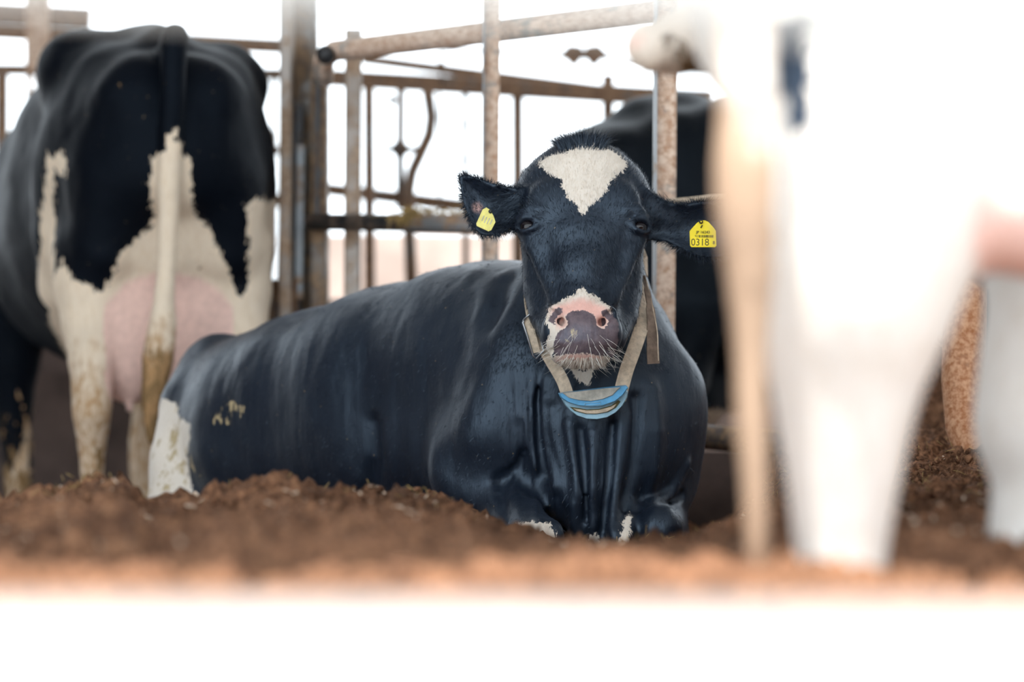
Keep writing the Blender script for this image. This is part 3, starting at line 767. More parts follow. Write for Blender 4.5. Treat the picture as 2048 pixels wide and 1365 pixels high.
# ---------------------------------------------------------------- standing cows
class Frame:
    """a cow's own axes: x forward, y to its left, z up"""
    def __init__(s, x, y, z, heading, sc=1.0):
        s.o = np.array([x, y, z], float); c, q = math.cos(heading), math.sin(heading); s.sc = sc
        s.ex = np.array([c, q, 0.0]); s.ey = np.array([-q, c, 0.0]); s.ez = np.array([0, 0, 1.0])
        s.R = np.stack([s.ex, s.ey, s.ez])
    def __call__(s, x, y, z): return s.o+(s.ex*x+s.ey*y+s.ez*z)*s.sc
    def inv(s, V): return ((V-s.o)@s.R.T)/s.sc
STD_TRUNK = [(.02, 1.15, .15, .20), (.16, 1.13, .22, .27), (.36, 1.10, .25, .31), (.70, 1.01, .32, .38), (1.05, .99, .33, .39), (1.32, 1.04, .26, .36), (1.50, 1.08, .18, .27)]
def standing_ops(f, trunk=STD_TRUNK, hk=None, hind=None, fore=None, neck=None, head=True, tail=None, udder=True, uz=0.0, skip_hind=False):
    q = f.sc; ops = []
    def seg(pts, k, sub=False, **kw): ops.append(Seg([(f(*c), r*q) for c, r in pts], k*q, sub, **kw))
    def ell(c, r, k, sub=False): ops.append(Ell(f(*c), [v*q for v in r], k*q, f.R, sub))
    ops.append(Loft([(f(x, 0, z), a*q, b*q) for x, z, a, b in trunk], .06*q, f.ey, pw=2.2))
    seg([((.30, -.23, 1.34), .055), ((.30, .23, 1.34), .055)], .06) if False else None
    for s in (-1, 1):
        hw, hz = (hk or {}).get(s, (.20, 1.325))
        seg([((.01, s*.10, 1.25), .05), ((.33, s*hw, hz), .065)], .10); seg([((.33, s*hw, hz), .065), ((.30, 0, 1.36), .05)], .10); seg([((.33, s*hw, hz), .06), ((.80, s*.20, 1.22), .08)], .10)    # hook bone
        seg([((.0, s*.105, 1.24), .045)], .07)                                         # pin bone
        seg([((.02, s*.11, 1.20), .06), ((.05, s*.13, 1.02), .10), ((.07, s*.155, .86), .085)], .07)     # back of the thigh
        ell((.20, s*.125, 1.04), (.20, .125, .30), .08)
        seg([((.25, s*.15, 1.10), .15), ((.30, s*.19, .90), .12), ((.36, s*.20, .78), .09)], .08)
    seg([((.15, 0, 1.385), .035), ((.9, 0, 1.345), .03)], .09)                         # spine
    for s in (-1, 1):
        hp = (hind or {}).get(s) or [((.16, s*.17, .86), .12), ((.13, s*.18, .68), .075), ((.05, s*.175, .545), .050), ((.045, s*.175, .46), .045), ((.07, s*.17, .30), .031), ((.08, s*.165, .16), .036), ((.12, s*.165, .04), .052)]
        seg(hp, .035)
        if not (hind or {}).get(s): seg([((.0, s*.175, .58), .020), ((.02, s*.175, .50), .026)], .03)
        fp = (fore or {}).get(s) or [((1.34, s*.19, .92), .11), ((1.25, s*.19, .72), .075), ((1.29, s*.175, .44), .046), ((1.29, s*.17, .38), .044), ((1.29, s*.17, .18), .033), ((1.34, s*.17, .04), .050)]
        seg(fp, .035)
    for pts, k in (neck or [([((1.42, 0, 1.10), .20), ((1.70, 0, 1.14), .155), ((1.95, 0, 1.18), .115)], .07)]): seg(pts, k)
    if head:
        seg([((2.0, 0, 1.22), .105), ((2.18, 0, 1.12), .085), ((2.38, 0, .98), .062)], .05)
        for s in (-1, 1): seg([((1.98, s*.09, 1.24), .03), ((1.96, s*.20, 1.24), .035)], .03)
    if udder:
        for s in (-1, 1):
            ell((.24, s*.085, .70+uz), (.16, .095, .18), .03)
            ell((.42, s*.08, .72+uz), (.15, .09, .14), .04)
            seg([((.17, s*.085, .56+uz), .016), ((.165, s*.085, .505+uz), .011)], .012)
    for pts, k in (tail or []): seg(pts, k)
    return ops
def finish_cow(name, f, ops, lo, hi, h, mat, label, colour, loc, ripple=.006, rs=5):
    V, F = polygonise(ops, lo, hi, h, 2)
    N = vnormals(V, F)
    V = V+N*(fbm(V*7, 3, rs)*ripple)[:, None]
    root = empty('cow', loc, label, 'cow')
    me = np_mesh('cow_body', V, F); Z = np.full(len(V), -1.0)
    A = dict(white=Z.copy(), pink=Z.copy(), dark=Z.copy(), dirt=np.zeros(len(V)), brown=Z.copy())
    colour(V, f.inv(V), A)
    for k, v in A.items(): attr(me, k, v)
    link('cow_body', me, mat, root)
    return root, V, N, A

# --- cow seen from behind at the left
def left_cow():
    D = 7.35
    f = Frame(P(342, 0, D)[0], D, FLOOR, math.radians(105), 0.985)
    s0 = P
    hind = {1: [((.15, .17, .84), .115), ((.10, .185, .66), .075), ((.05, .190, .50), .052), ((.04, .192, .44), .048), ((.055, .190, .36), .038), ((.06, .185, .24), .030), ((.07, .18, .14), .034), ((.11, .18, .04), .05)],
            -1: [((.15, -.17, .84), .115), ((.10, -.190, .66), .072), ((.05, -.200, .50), .052), ((.05, -.20, .42), .046), ((.07, -.195, .24), .032), ((.08, -.19, .14), .036), ((.12, -.19, .04), .05)]}
    fore = {1: [((1.30, .24, .92), .14), ((1.25, .27, .70), .10), ((1.25, .27, .44), .055), ((1.25, .26, .34), .048), ((1.25, .25, .18), .038), ((1.30, .25, .04), .050)],
            -1: [((1.30, -.19, .92), .11), ((1.25, -.19, .70), .075), ((1.22, -.12, .44), .046), ((1.22, -.11, .36), .044), ((1.22, -.10, .18), .033), ((1.26, -.10, .04), .050)]}
    trunk = [(.03, 1.13, .17, .21), (.16, 1.11, .24, .27), (.34, 1.10, .27, .29), (.70, 1.00, .34, .38), (1.05, .97, .36, .40), (1.30, 1.02, .31, .37), (1.50, 1.08, .22, .28)]
    def tp(px, py, d=D-.12): return f.inv(np.array([P(px, py, d)]))[0]
    tail = [([((.04, 0, 1.33), .035), (tp(350, 75), .030), (tp(348, 120), .028), (tp(344, 230), .027), (tp(340, 330), .026), (tp(336, 450), .027), (tp(331, 560), .027), (tp(327, 640), .031), (tp(316, 720), .036), (tp(306, 800), .030), (tp(302, 880), .012)], .012)]
    ops = standing_ops(f, trunk, {1: (.192, 1.325), -1: (.195, 1.30)}, {q_: spl(v, 2) for q_, v in hind.items()}, fore, tail=tail, udder=False)
    q = f.sc
    for s, w in ((1, .092), (-1, .092)):
        ops.append(Ell(f(.12, s*.083, .655), (w, .13, .185), .02, f.R)); ops.append(Ell(f(.34, s*.08, .66), (.13, .10, .15), .04, f.R))
        ops.append(Seg([(f(.10, s*.09, .50), .016), (f(.095, s*.09, .455), .011)], .012))
    ops.append(Ell(f(.10, 0, .86), (.10, .12, .12), .05, f.R))
    def colour(V, L, A):
        X, Z = V[:, 0], V[:, 2]
        def pol(pts, d=D): return polysd(X, Z, px2(pts, d))
        rear = L[:, 0] < .55
        w = np.full(len(V), -1.0)
        back = pol([(124, 520), (133, 535), (150, 560), (185, 572), (205, 586), (225, 560), (240, 520), (262, 490), (300, 460), (315, 420), (330, 400), (360, 398), (385, 420), (415, 450), (430, 480), (455, 545), (470, 585), (480, 595), (492, 560), (494, 400), (520, 395), (545, 372), (560, 372), (580, 1100), (100, 1100), (100, 560)])
        w = np.where(rear, back, w)
        side = np.maximum(pol([(116, 312), (130, 330), (150, 312), (164, 350), (158, 372), (134, 350), (128, 420), (135, 540), (136, 760), (60, 700), (55, 640), (75, 600), (72, 545), (95, 500), (92, 430), (104, 400)], D+.25), -1)
        w = np.maximum(w, side)
        tl = polysd(X, Z, px2([(300, 318), (335, 300), (345, 270), (352, 262), (362, 300), (380, 320), (380, 1000), (280, 1000)], D-.12))
        tm = L[:, 0] < -.045
        w = np.where(tm, tl, w)
        lg = np.where(L[:, 0] > .9, np.maximum(pol([(52, 780), (66, 840), (60, 880), (36, 940), (-30, 1000), (-30, 1200), (70, 1200), (70, 860)], D+1.2), polysd(L[:, 1], L[:, 2], [(-.3, .0), (0, 0), (0, .52), (-.3, .55)])), -1)
        w = np.maximum(w, lg)
        w = np.maximum(w, -np.linalg.norm(V-np.array(P(352, 55, D+.05)), axis=1)+.025)
        A['white'][:] = w
        ud = np.minimum(.20-np.linalg.norm((L-np.array([.15, .0, .60]))*np.array([.6, .95, .95]), axis=1), np.where((np.abs(L[:, 1]) < .165) & (L[:, 0] > -.05), .1, -.1))
        A['pink'][:] = ud*1.0
        A['dirt'][:] = np.clip(.62-L[:, 2], 0, .5)*1.3*np.where(np.abs(L[:, 1]) > .12, 1, .3)+np.where(tm, np.clip(.8-L[:, 2], 0, 1)*1.6, 0)+.12+.45*np.exp(-((V-np.array(P(270, 230, D)))**2).sum(1)/.012)+.3*np.exp(-((V-np.array(P(390, 560, D)))**2).sum(1)/.005)
        A['brown'][:] = np.where(tm, np.clip((.62-L[:, 2])*.3, -.05, .05), np.clip((.50-L[:, 2])*.15, -.05, .002))
    root, V, N, A = finish_cow('cow', f, ops, (f.o[0]-.95, 6.9, -.06), (f.o[0]+.55, 9.6, 1.55), .011, M['left_coat'],
        'black and white cow standing at the left with its rear and udder to the camera', colour, P(342, 1165, D))
    return root
M['left_coat'] = coat('holstein_dusty_coat', spec=0.12, dust=(.008, .009, .012), black=(0.002, 0.003, 0.006), fuzz=0.018, hairscale=110, rough=0.62, dusty=0.25, dirt=(0.24, 0.15, 0.07), white=(0.84, 0.71, 0.56), tint=(0.42, 0.25, 0.12), pink=(.86, .60, .52))
left_cow()

# --- pale cow close to the camera at the right
def near_cow():
    D = 3.0
    f = Frame(P(1560, 0, D)[0], D+.20, -.02, math.radians(16), 1.02)
    def tp(px, py, d): return f.inv(np.array([P(px, py, d)]))[0]
    near = [(tp(1760, 300, 3.05), .150), (tp(1735, 430, 3.02), .118), (tp(1712, 600, 3.0), .094), (tp(1695, 720, 3.0), .076), (tp(1688, 850, 3.0), .062), (tp(1684, 980, 3.0), .0515), (tp(1681, 1120, 3.0), .043), (tp(1682, 1300, 3.0), .041), (tp(1690, 1400, 3.0), .048), (tp(1715, 1560, 3.0), .06)]
    far = [(tp(2150, 420, 3.5), .12), (tp(2100, 600, 3.45), .072), (tp(2052, 740, 3.42), .052), (tp(2050, 860, 3.42), .056), (tp(2056, 960, 3.42), .040), (tp(2046, 1120, 3.42), .040), (tp(2046, 1300, 3.42), .05)]
    tail = [([(tp(1560, -300, 2.98), .04), (tp(1500, -240, 2.9), .032), (tp(1492, 100, 2.84), .027), (tp(1496, 230, 2.84), .028), (tp(1496, 330, 2.84), .031), (tp(1496, 430, 2.84), .029), (tp(1500, 560, 2.84), .021), (tp(1502, 700, 2.84), .0150), (tp(1504, 830, 2.84), .0140), (tp(1510, 950, 2.84), .0125), (tp(1512, 1080, 2.84), .0105), (tp(1512, 1170, 2.84), .006)], .008)]
    ops = standing_ops(f, STD_TRUNK, None, {-1: spl(near, 4), 1: spl(far, 3)}, None, tail=[(spl(tail[0][0], 3), tail[0][1])], udder=False, head=False)
    ops.append(Seg([(P(1550, 590, 3.0), .016), (P(1572, 660, 3.0), .030)], .03))
    ops.append(Seg([(P(1610, 60, 3.04), .045), (P(1612, 250, 3.02), .045), (P(1628, 400, 3.0), .045), (P(1640, 520, 3.0), .045)], .06))
    ops.append(Ell(P(2075, 420, 3.02), (.080, .10, .070), .03)); ops.append(Ell(P(2120, 330, 3.2), (.11, .12, .09), .04))
    def colour(V, L, A):
        X, Z = V[:, 0], V[:, 2]
        pp = polysd(X, Z, px2([(1556, 40), (1556, 110), (1568, 190), (1596, 266), (1608, 278), (1622, 240), (1628, 110), (1622, 30)], 2.92))
        tm = (X < P(1552, 0, 2.84).x) & (V[:, 1] < 2.94)
        w = np.where(tm | (V[:, 1] > 3.3), 1.0, -np.maximum(pp, -1))
        A['white'][:] = w
        A['pink'][:] = .095-np.linalg.norm((V-np.array(P(2085, 440, 3.0)))*np.array([1, .7, 1.3]), axis=1)
        z = V[:, 2]
        A['brown'][:] = np.where(tm, .030-.19*np.abs(z-.62)*(z > .60)-.02*(z < .50)+.02*(fbm(V*20, 2, 4)), -1)
        A['brown'][:] = np.where(tm & (z < .60), .03, A['brown'])
        A['dirt'][:] = np.where(tm, .15, .05)+np.where(V[:, 1] > 3.3, .18, 0)
    root, V, N, A = finish_cow('cow', f, ops, (.16, 2.7, -.1), (1.95, 4.2, 1.35), .012, M['near_coat'],
        'pale white cow nearest the camera at the right, brown tail beside its leg', colour, P(1690, 1500, 3.2), ripple=.001)
    return root
near_cow()

# --- black cow standing behind the lying cow
def back_cow():
    f = Frame(P(1130, 0, 7.55)[0], 7.55, FLOOR-.0, math.radians(38), 0.90)
    f = Frame(P(1195, 0, 7.75)[0], 7.75, -.16, math.radians(40), 0.98)
    ops = standing_ops(f, STD_TRUNK, head=False, neck=[([((1.42, 0, 1.10), .20), ((1.70, .1, .95), .155), ((1.92, .15, .72), .115), ((2.05, .18, .5), .08)], .07)], udder=True)
    def colour(V, L, A):
        A['white'][:] = np.maximum(np.minimum(polysd(L[:, 0], L[:, 2], [(.0, .50), (.3, .46), (.55, .5), (.6, .58), (.3, .60), (.0, .58)]), 1), -1)
        A['dirt'][:] = .1
    finish_cow('cow', f, ops, (f.o[0]-.4, 7.3, -.15), (f.o[0]+1.7, 9.9, 1.5), .014, M['back_coat'],
        'all-black cow standing behind the lying cow and the rusty post', colour, P(1130, 1165, 7.7))
back_cow()

# --- brown and white cow behind the pale one, only its jaw and throat in view
def brown_cow():
    f = Frame(1.50, 4.70, 0.03, math.radians(197), 0.90)
    def t(*a): return f.inv(np.array([P(*a)]))[0]
    hd = [([((1.15, 0, 1.05), .15), (t(1600, 20, 4.2), .10), (t(1520, 20, 4.1), .085), (t(1475, 5, 4.02), .075)], .05),
          ([(t(1470, 0, 4.02), .080), (t(1405, 72, 3.95), .056), (t(1350, 92, 3.92), .044), (t(1305, 100, 3.90), .036), (t(1290, 92, 3.90), .034)], .02), ([(t(1436, 70, 4.0), .045), (t(1500, 130, 4.05), .05), (t(1580, 220, 4.1), .07)], .04)]
    ops = standing_ops(f, [(x*.78, z, a*.8, b*.88) for x, z, a, b in STD_TRUNK], head=False, neck=hd, udder=False,
                       fore={1: [(t(1790, 330, 4.22), .10), (t(1800, 560, 4.22), .055), (t(1765, 850, 4.22), .038), (t(1752, 1010, 4.22), .028), (t(1750, 1110, 4.22), .036), (t(1748, 1180, 4.22), .04)],
                             -1: [(t(1790, 330, 4.55), .10), (t(1780, 560, 4.55), .055), (t(1720, 850, 4.55), .038), (t(1700, 1010, 4.55), .028), (t(1690, 1160, 4.55), .04)]})
    def colour(V, L, A):
        A['white'][:] = 1
        d = np.minimum(np.linalg.norm((V-np.array(P(1400, 126, 3.91)))*np.array([.7, .5, 1]), axis=1)-.021, np.linalg.norm(V-np.array(P(1345, 88, 3.88)), axis=1)-.012)
        A['white'][:] = d
        A['brown'][:] = np.where(V[:, 0] > P(1405, 0, 4.0).x, (V[:, 0]-P(1422, 0, 4.0).x)*.8, -1)
        A['dirt'][:] = .15
        A['pink'][:] = .008-np.linalg.norm(V-np.array(P(1272, 85, 3.88)), axis=1)
    finish_cow('cow', f, ops, (.08, 3.6, -.05), (2.0, 5.3, 1.45), .012, M['brown_coat'],
        'brown and white cow mostly hidden behind the pale one, jaw above the rusty post', colour, (1.50, 4.70, 0.1))
brown_cow()

# ---------------------------------------------------------------- fences, posts and walls
def rails():
    # white gate rails right in front of the lens
    for nm, py, up, lab in (('gate_rail', 1190, False, 'white gate rail across the bottom of the view, nearest the camera'),
                            ('gate_rail', 46, True, 'white gate rail across the top of the view, nearest the camera')):
        d = 1.2; root = empty(nm, P(1024, py, d), lab, 'rail', 'white gate rails')
        b = MB(); e = .055
        if up: c0, c1 = P(-3500, -140, d)+Vector((0, 0, e)), P(5600, 175, d)+Vector((0, 0, e))
        else: c0, c1 = P(-3500, 1238, d)-Vector((0, 0, e)), P(5600, 1262, d)-Vector((0, 0, e))
        b.box(c0, c1, .11, .04, bev=.25); b.build('board', M['white_rail'], root)
        for x in (-.88, .88):
            b = MB(); b.tube([(x, d-.03, (c0.z+c1.z)/2), (x, d+.03, (c0.z+c1.z)/2)], .016, 12); b.build('bolt', M['steel'], root)
    for x, lab in ((-.88, 'white gate post left of the view'), (.88, 'white gate post right of the view')):
        b = MB(); b.box((x, d+.053, FLOOR), (x, d+.051, 1.05), .08, .06, bev=.15); o = b.build('gate_post', M['white_rail'])
        setp(o, lab, 'post', 'white gate posts')
rails()
def tubeobj(name, pts, r, mat, label, cat, group=None, n=18, parent=None):
    b = MB(); b.tube([P(*p) for p in pts], r, n)
    if parent is not None: return b.build(name, mat, parent)
    return b.build(name, mat, label=label, cat=cat, group=group)
def barobj(name, a, c, w, dp, mat, label=None, cat=None, group=None, parent=None):
    b = MB(); b.box(P(*a), P(*c), w, dp, bev=.12)
    return b.build(name, mat, parent, label=label, cat=cat, group=group)
def collar(px, py, d, r, mat, parent, name='clamp'):
    b = MB(); c = P(px, py, d); b.tube([c-Vector((0, 0, .02)), c+Vector((0, 0, .02))], r, 16); b.build(name, mat, parent)
# two slim rusty posts just behind the lying cow
rp = empty('steel_post', P(1330, 1165, 6.45), 'rusty square steel post standing right behind the lying cow\'s head', 'post', 'rusty steel posts')
barobj('post_tube', (1323, 1170, 6.45), (1335, -300, 6.45), .047, .047, M['rust_tan'], parent=rp)
barobj('edge_strip', (1306, 1170, 6.43), (1313, -300, 6.43), .007, .05, M['edge_grey'] if 'edge_grey' in M else M['rust_grey'], parent=rp)
rp = empty('steel_post', P(980, 1165, 6.95), 'rusty steel post in the middle, left of the lying cow\'s head', 'post', 'rusty steel posts')
barobj('post_tube', (977, 1170, 6.95), (986, -300, 6.95), .038, .038, M['rust_tan'], parent=rp)
barobj('edge_strip', (962, 1170, 6.93), (970, -300, 6.93), .006, .04, M['rust_grey'], parent=rp)
rp = empty('steel_post', P(705, 1165, 7.7), 'grey-brown steel post right of the dark column', 'post', 'rusty steel posts')
barobj('post_tube', (702, 1150, 7.7), (707, 60, 7.7), .042, .042, M['rust_tan2'] if 'rust_tan2' in M else M['rust_tan'], parent=rp)
barobj('edge_strip', (738, 1150, 7.8), (738, 170, 7.8), .018, .03, M['rust_brown'], parent=rp)
# dark column with bolted plates
rc = empty('steel_column', P(610, 1165, 7.8), 'wide dark steel column standing between the left cow and the pipe fence', 'column')
barobj('web', (600, 1160, 7.85), (600, -500, 7.85), .09, .10, M['column'], parent=rc)
barobj('flange', (573, 1160, 7.75), (577, -500, 7.75), .030, .16, M['rust_tan2'], parent=rc)
barobj('flange', (640, 1160, 7.75), (640, 110, 7.75), .040, .14, M['column'], parent=rc)
barobj('plate', (592, 640, 7.76), (596, 210, 7.76), .030, .02, M['black_steel'], parent=rc)
barobj('plate', (598, 600, 7.73), (602, 290, 7.73), .022, .02, M['rust_grey'], parent=rc)
barobj('plate', (634, 430, 7.66), (636, 130, 7.66), .012, .02, M['black_steel'], parent=rc)
barobj('kick_plate', (560, 1160, 7.72), (560, 560, 7.72), .09, .02, M['rust_dark'], parent=rc)
# the rusty pipe across the top, on a bracket
rt = empty('top_pipe', P(660, 110, 7.3), 'thick rusty pipe running across the top from the column to the right', 'pipe')
tubeobj('pipe', [(645, 165, 7.45), (648, 120, 7.42), (668, 102, 7.38), (720, 96, 7.3), (880, 76, 7.15), (1260, 28, 6.9), (1700, -30, 6.7)], .026, M['rust_tan'], None, None, parent=rt)
b = MB(); c = P(652, 112, 7.36); b.tube([c, c+Vector((0, -.04, 0))], .022, 14); b.build('pivot_bolt', M['black_steel'], rt)
# dark waist-high pipe
rt = empty('crossbar', P(790, 447, 7.5), 'dark horizontal pipe at the height of the lying cow\'s ears', 'pipe')
tubeobj('pipe', [(618, 444, 7.65), (960, 448, 7.35)], .0215, M['black_steel'], None, None, parent=rt)
tubeobj('sleeve', [(812, 447, 7.48), (1010, 450, 7.3)], .0235, M['rust_grey'], None, None, parent=rt)
b = MB(); rr = random.Random(3)
for i in range(320):
    px = rr.choice([rr.gauss(835, 25), rr.gauss(835, 30), rr.gauss(900, 30)]); c = P(px, 425+rr.gauss(0, 5)+abs(px-835)*.02, 7.45)
    d = Vector((rr.uniform(-1, 1), rr.uniform(-.6, .2), rr.uniform(-1.4, .3))).normalized(); b.tube([c, c+d*rr.uniform(.01, .045)], .0011, 4)
setp(b.build('hay_tuft', M['hay']), 'tuft of dry hay hanging over the dark pipe', 'hay', kind='stuff')
# pipe to the right of the lying cow
tubeobj('crossbar', [(1340, 868, 6.75), (1480, 880, 6.7), (1660, 893, 6.6)], .0285, M['pipe_right'] if 'pipe_right' in M else M['rust_grey'], 'worn brown pipe running right from the lying cow\'s shoulder', 'pipe')
# rusty bent post at the right
tubeobj('bent_post', [(1932, 60, 6.15), (1930, 560, 6.1), (1928, 760, 6.05), (1936, 850, 6.0), (1962, 920, 5.95), (2010, 960, 5.9), (2120, 985, 5.85)], .046, M['rust_orange'] if 'rust_orange' in M else M['rust_tan'], 'thick rusty pipe post bending into the bedding at the right', 'post', n=24)
tubeobj('bracket', [(1840, 665, 6.3), (1926, 665, 6.12)], .03, M['rust_tan'], 'rusty pipe stub left of the bent post', 'pipe')
# rope behind the right ear
tubeobj('rope', [(1336, 404, 6.3), (1380, 400, 6.25), (1420, 395, 6.2), (1470, 392, 6.15), (1620, 384, 6.1)], .0062, M['strap'], 'beige rope stretched behind the lying cow\'s right-hand ear', 'rope', n=8)

# head-lock gate and rails further back
DB = 9.3
g = empty('headlock_gate', P(900, 1100, DB), 'brown steel head-lock gate in front of the bright opening', 'gate')
barobj('upper_rail', (650, 155, DB+.3), (1420, 200, DB-.3), .034*1.55, .04, M['rust_brown'], parent=g)
barobj('diagonal_rail', (726, 118, DB+.2), (1420, 208, DB-.1), .030, .03, M['rust_brown'], parent=g)
barobj('lower_rail', (650, 378, DB+.3), (1090, 432, DB), .040, .04, M['rust_brown'], parent=g)
tubeobj('neck_bar', [(855, 180, DB), (858, 200, DB), (863, 235, DB), (858, 270, DB), (840, 310, DB), (824, 345, DB), (818, 380, DB), (818, 450, DB), (826, 640, DB)], .019, M['rust_brown'], None, None, parent=g)
tubeobj('neck_bar', [(802, 175, DB+.05), (800, 420, DB+.05)], .013, M['rust_dark'], None, None, parent=g)
tubeobj('pivot_arm', [(768, 298, DB), (835, 299, DB)], .010, M['rust_dark'], None, None, parent=g)
b = MB(); b.blob(P(800, 298, DB), (.028, .02, .028), 2, 2, .05); b.build('pivot', M['rust_dark'], g)
b = MB(); b.blob(P(784, 200, DB), (.012, .012, .02), 3, 2, .1); b.build('pivot', M['rust_dark'], g)
for px, w, y0, y1, mt in ((738, .017, 172, 640, 'rust_brown'), (930, .0095, 180, 640, 'rust_dark'), (1035, .018, 180, 640, 'rust_brown'), (882, .004, 80, 178, 'rust_dark'), (878, .004, 178, 430, 'rust_dark'), (1190, .03, 150, 640, 'rust_brown')):
    if px == 1190: barobj('upright', (1216, 250, DB), (1216, 150, DB), .035, .03, M[mt], parent=g); continue
    tubeobj('upright', [(px, y0, DB), (px+2, y1, DB)], w, M[mt], None, None, n=10, parent=g)
for px, py in ((930, 250), (930, 320), (882, 130), (878, 330)):
    b = MB(); b.blob(P(px, py, DB-.01), (.012, .012, .014), 3, 2, .1); b.build('knuckle', M['rust_dark'], g)
tubeobj('wire', [(870, 96, DB+.4), (1000, 104, DB+.4), (1140, 111, DB+.4), (1290, 117, DB+.4), (1900, 130, DB+.4)], .0075, M['rust_dark'], None, None, n=6, parent=g)
for px, lab in ((1146, 'rusty clip on the wire, left one of the pair'), (1190, 'rusty clip on the wire, right one of the pair')):
    b = MB(); s = 1 if px == 1190 else -1
    pr = [(-26*-s*0-22, 2), (-6, -14), (12, -12), (22, 2), (12, 8), (2, 20), (-10, 8)]
    pr = [(-s*a*1.35, q*1.35) for a, q in pr]
    fr = [P(px+a, 108+q, DB+.38) for a, q in pr]; bk = [p+Vector((0, .02, 0)) for p in fr]; n = len(fr)
    b.add([*fr, *bk], [tuple(range(n)), tuple(range(n, 2*n))[::-1]]+[(i, (i+1) % n, n+(i+1) % n, n+i) for i in range(n)], False)
    b.build('wire_clip', M['rust_brown'], g)
# beams and rails behind the left cow
DL = 9.6
lf = empty('side_fence', P(100, 1100, DL), 'brown pipe fence behind the left cow', 'fence')
barobj('upper_rail', (-80, 58, DL), (600, 95, DL), .045, .05, M['rust_brown'], parent=lf)
barobj('diagonal_rail', (-80, 22, DL), (180, 36, DL), .06, .05, M['rust_brown'], parent=lf)
barobj('lower_rail', (-80, 138, DL), (600, 149, DL), .034, .04, M['rust_brown'], parent=lf)
barobj('upright', (76, 140, DL-.05), (76, -60, DL-.05), .075, .04, M['rust_tan'], parent=lf)
barobj('upright', (4, 640, DL-.05), (4, 145, DL-.05), .036, .04, M['rust_brown'], parent=lf)
barobj('upright', (58, 640, DL), (60, 145, DL), .018, .04, M['rust_tan'], parent=lf)
barobj('upright', (552, 640, DL), (548, 150, DL), .014, .04, M['rust_dark'], parent=lf)
for py in (300, 455): 
    b = MB(); b.blob(P(552, py-60*(py > 400), DL), (.02, .02, .016), 3, 2, .1); b.build('knuckle', M['rust_dark'], lf)
barobj('lower_rail', (500, 398, DL), (600, 404, DL), .04, .04, M['rust_dark'], parent=lf)
# low walls
slab('wall_back_right', P(1110, 0, 10.6).x, P(2200, 0, 10.6).x, 10.6, 10.75, FLOOR, P(0, 560, 10.6).z, M['dark_wall'], kind='structure')
slab('wall_back', P(560, 0, 10.6).x, P(1110, 0, 10.6).x, 10.6, 10.75, FLOOR, P(0, 470, 10.6).z, M['pale_wall'], kind='structure')
slab('wall_left', -3.5, P(690, 0, 9.9).x, 9.9, 10.05, FLOOR, P(0, 600, 9.9).z, M['dark_wall'], kind='structure')
slab('wall_curb', P(-300, 0, 8.6).x, P(1010, 0, 8.6).x, 9.1, 9.25, FLOOR, P(0, 745, 8.6).z, M['dark_wall'], kind='structure')
slab('wall_right', P(1225, 0, 7.1).x, P(1639, 0, 7.0).x, 7.12, 7.22, FLOOR, P(0, 905, 7.12).z, M['dark_wall'], kind='structure')
slab('wall_right_dirty', P(1640, 0, 7.0).x, 3.0, 6.98, 7.10, FLOOR, P(0, 655, 6.98).z, M['bed'], kind='structure')

# ---------------------------------------------------------------- ear tags, neck strap and its blue box
M['yellow'] = plain('yellow_plastic', (0.92, 0.74, 0.02), 0.4, var=0.05, scale=30, bump=0.05)
M['yellow_worn'] = plain('worn_yellow_plastic', (0.90, 0.82, 0.25), 0.4, var=0.15, scale=60, bump=0.1)
M['ink'] = plain('dark_print', (0.07, 0.06, 0.01), 0.6)
M['dark_plastic'] = plain('dark_button', (0.03, 0.035, 0.03), 0.35)
M['blue'] = plain('blue_plastic', (0.13, 0.42, 0.72), 0.35, var=0.2, scale=25, bump=0.05)
M['blue_dusty'] = plain('dusty_blue_plastic', (0.30, 0.50, 0.62), 0.5, var=0.2, scale=35, bump=0.1)
M['sand'] = plain('dirty_grey_plastic', (0.46, 0.45, 0.40), 0.6, var=0.25, scale=60, bump=0.15)
M['strap_dark'] = plain('soiled_strap', (0.20, 0.145, 0.11), 0.85, var=0.25, scale=60, bump=0.5)
def extrude(poly, th, pos, ex, ez, bev=0):
    """polygon (metres, in ex / ez) given thickness th behind its face"""
    ey = Vector(ez).cross(Vector(ex)).normalized()
    b = MB(); n = len(poly); c = Vector(pos)
    fr = [c+Vector(ex)*x+Vector(ez)*z for x, z in poly]
    cx = sum((p for p in fr), Vector((0, 0, 0)))/n
    f0 = [cx+(p-cx)*(1-bev)-ey*th*.5 for p in fr]; f1 = [p-ey*th*.25 for p in fr]; f2 = [p+ey*th*.5 for p in fr]
    b.add(f0+f1+f2, [tuple(range(n))[::-1], tuple(range(2*n, 3*n))]+[(i, (i+1) % n, n+(i+1) % n, n+i) for i in range(n)]+[(n+i, n+(i+1) % n, 2*n+(i+1) % n, 2*n+i) for i in range(n)], False)
    return b
def text(name, body, size, pos, ex, ez, mat, parent, sx=1.0):
    cu = bpy.data.curves.new(name, 'FONT'); cu.body = body; cu.size = size; cu.align_x = 'CENTER'; cu.align_y = 'CENTER'; cu.extrude = 0.0002; cu.offset = 0.00005
    tmp = bpy.data.objects.new(name, cu); COL.objects.link(tmp)
    dg = bpy.context.evaluated_depsgraph_get(); me = bpy.data.meshes.new_from_object(tmp.evaluated_get(dg))
    bpy.data.objects.remove(tmp)
    ex = Vector(ex); ez = Vector(ez); ey = ez.cross(ex).normalized()
    for v in me.vertices: v.co = Vector(pos)+ex*v.co.x*sx+ez*v.co.y-ey*(v.co.z+.0004)
    o = link(name, me, mat, parent); return o
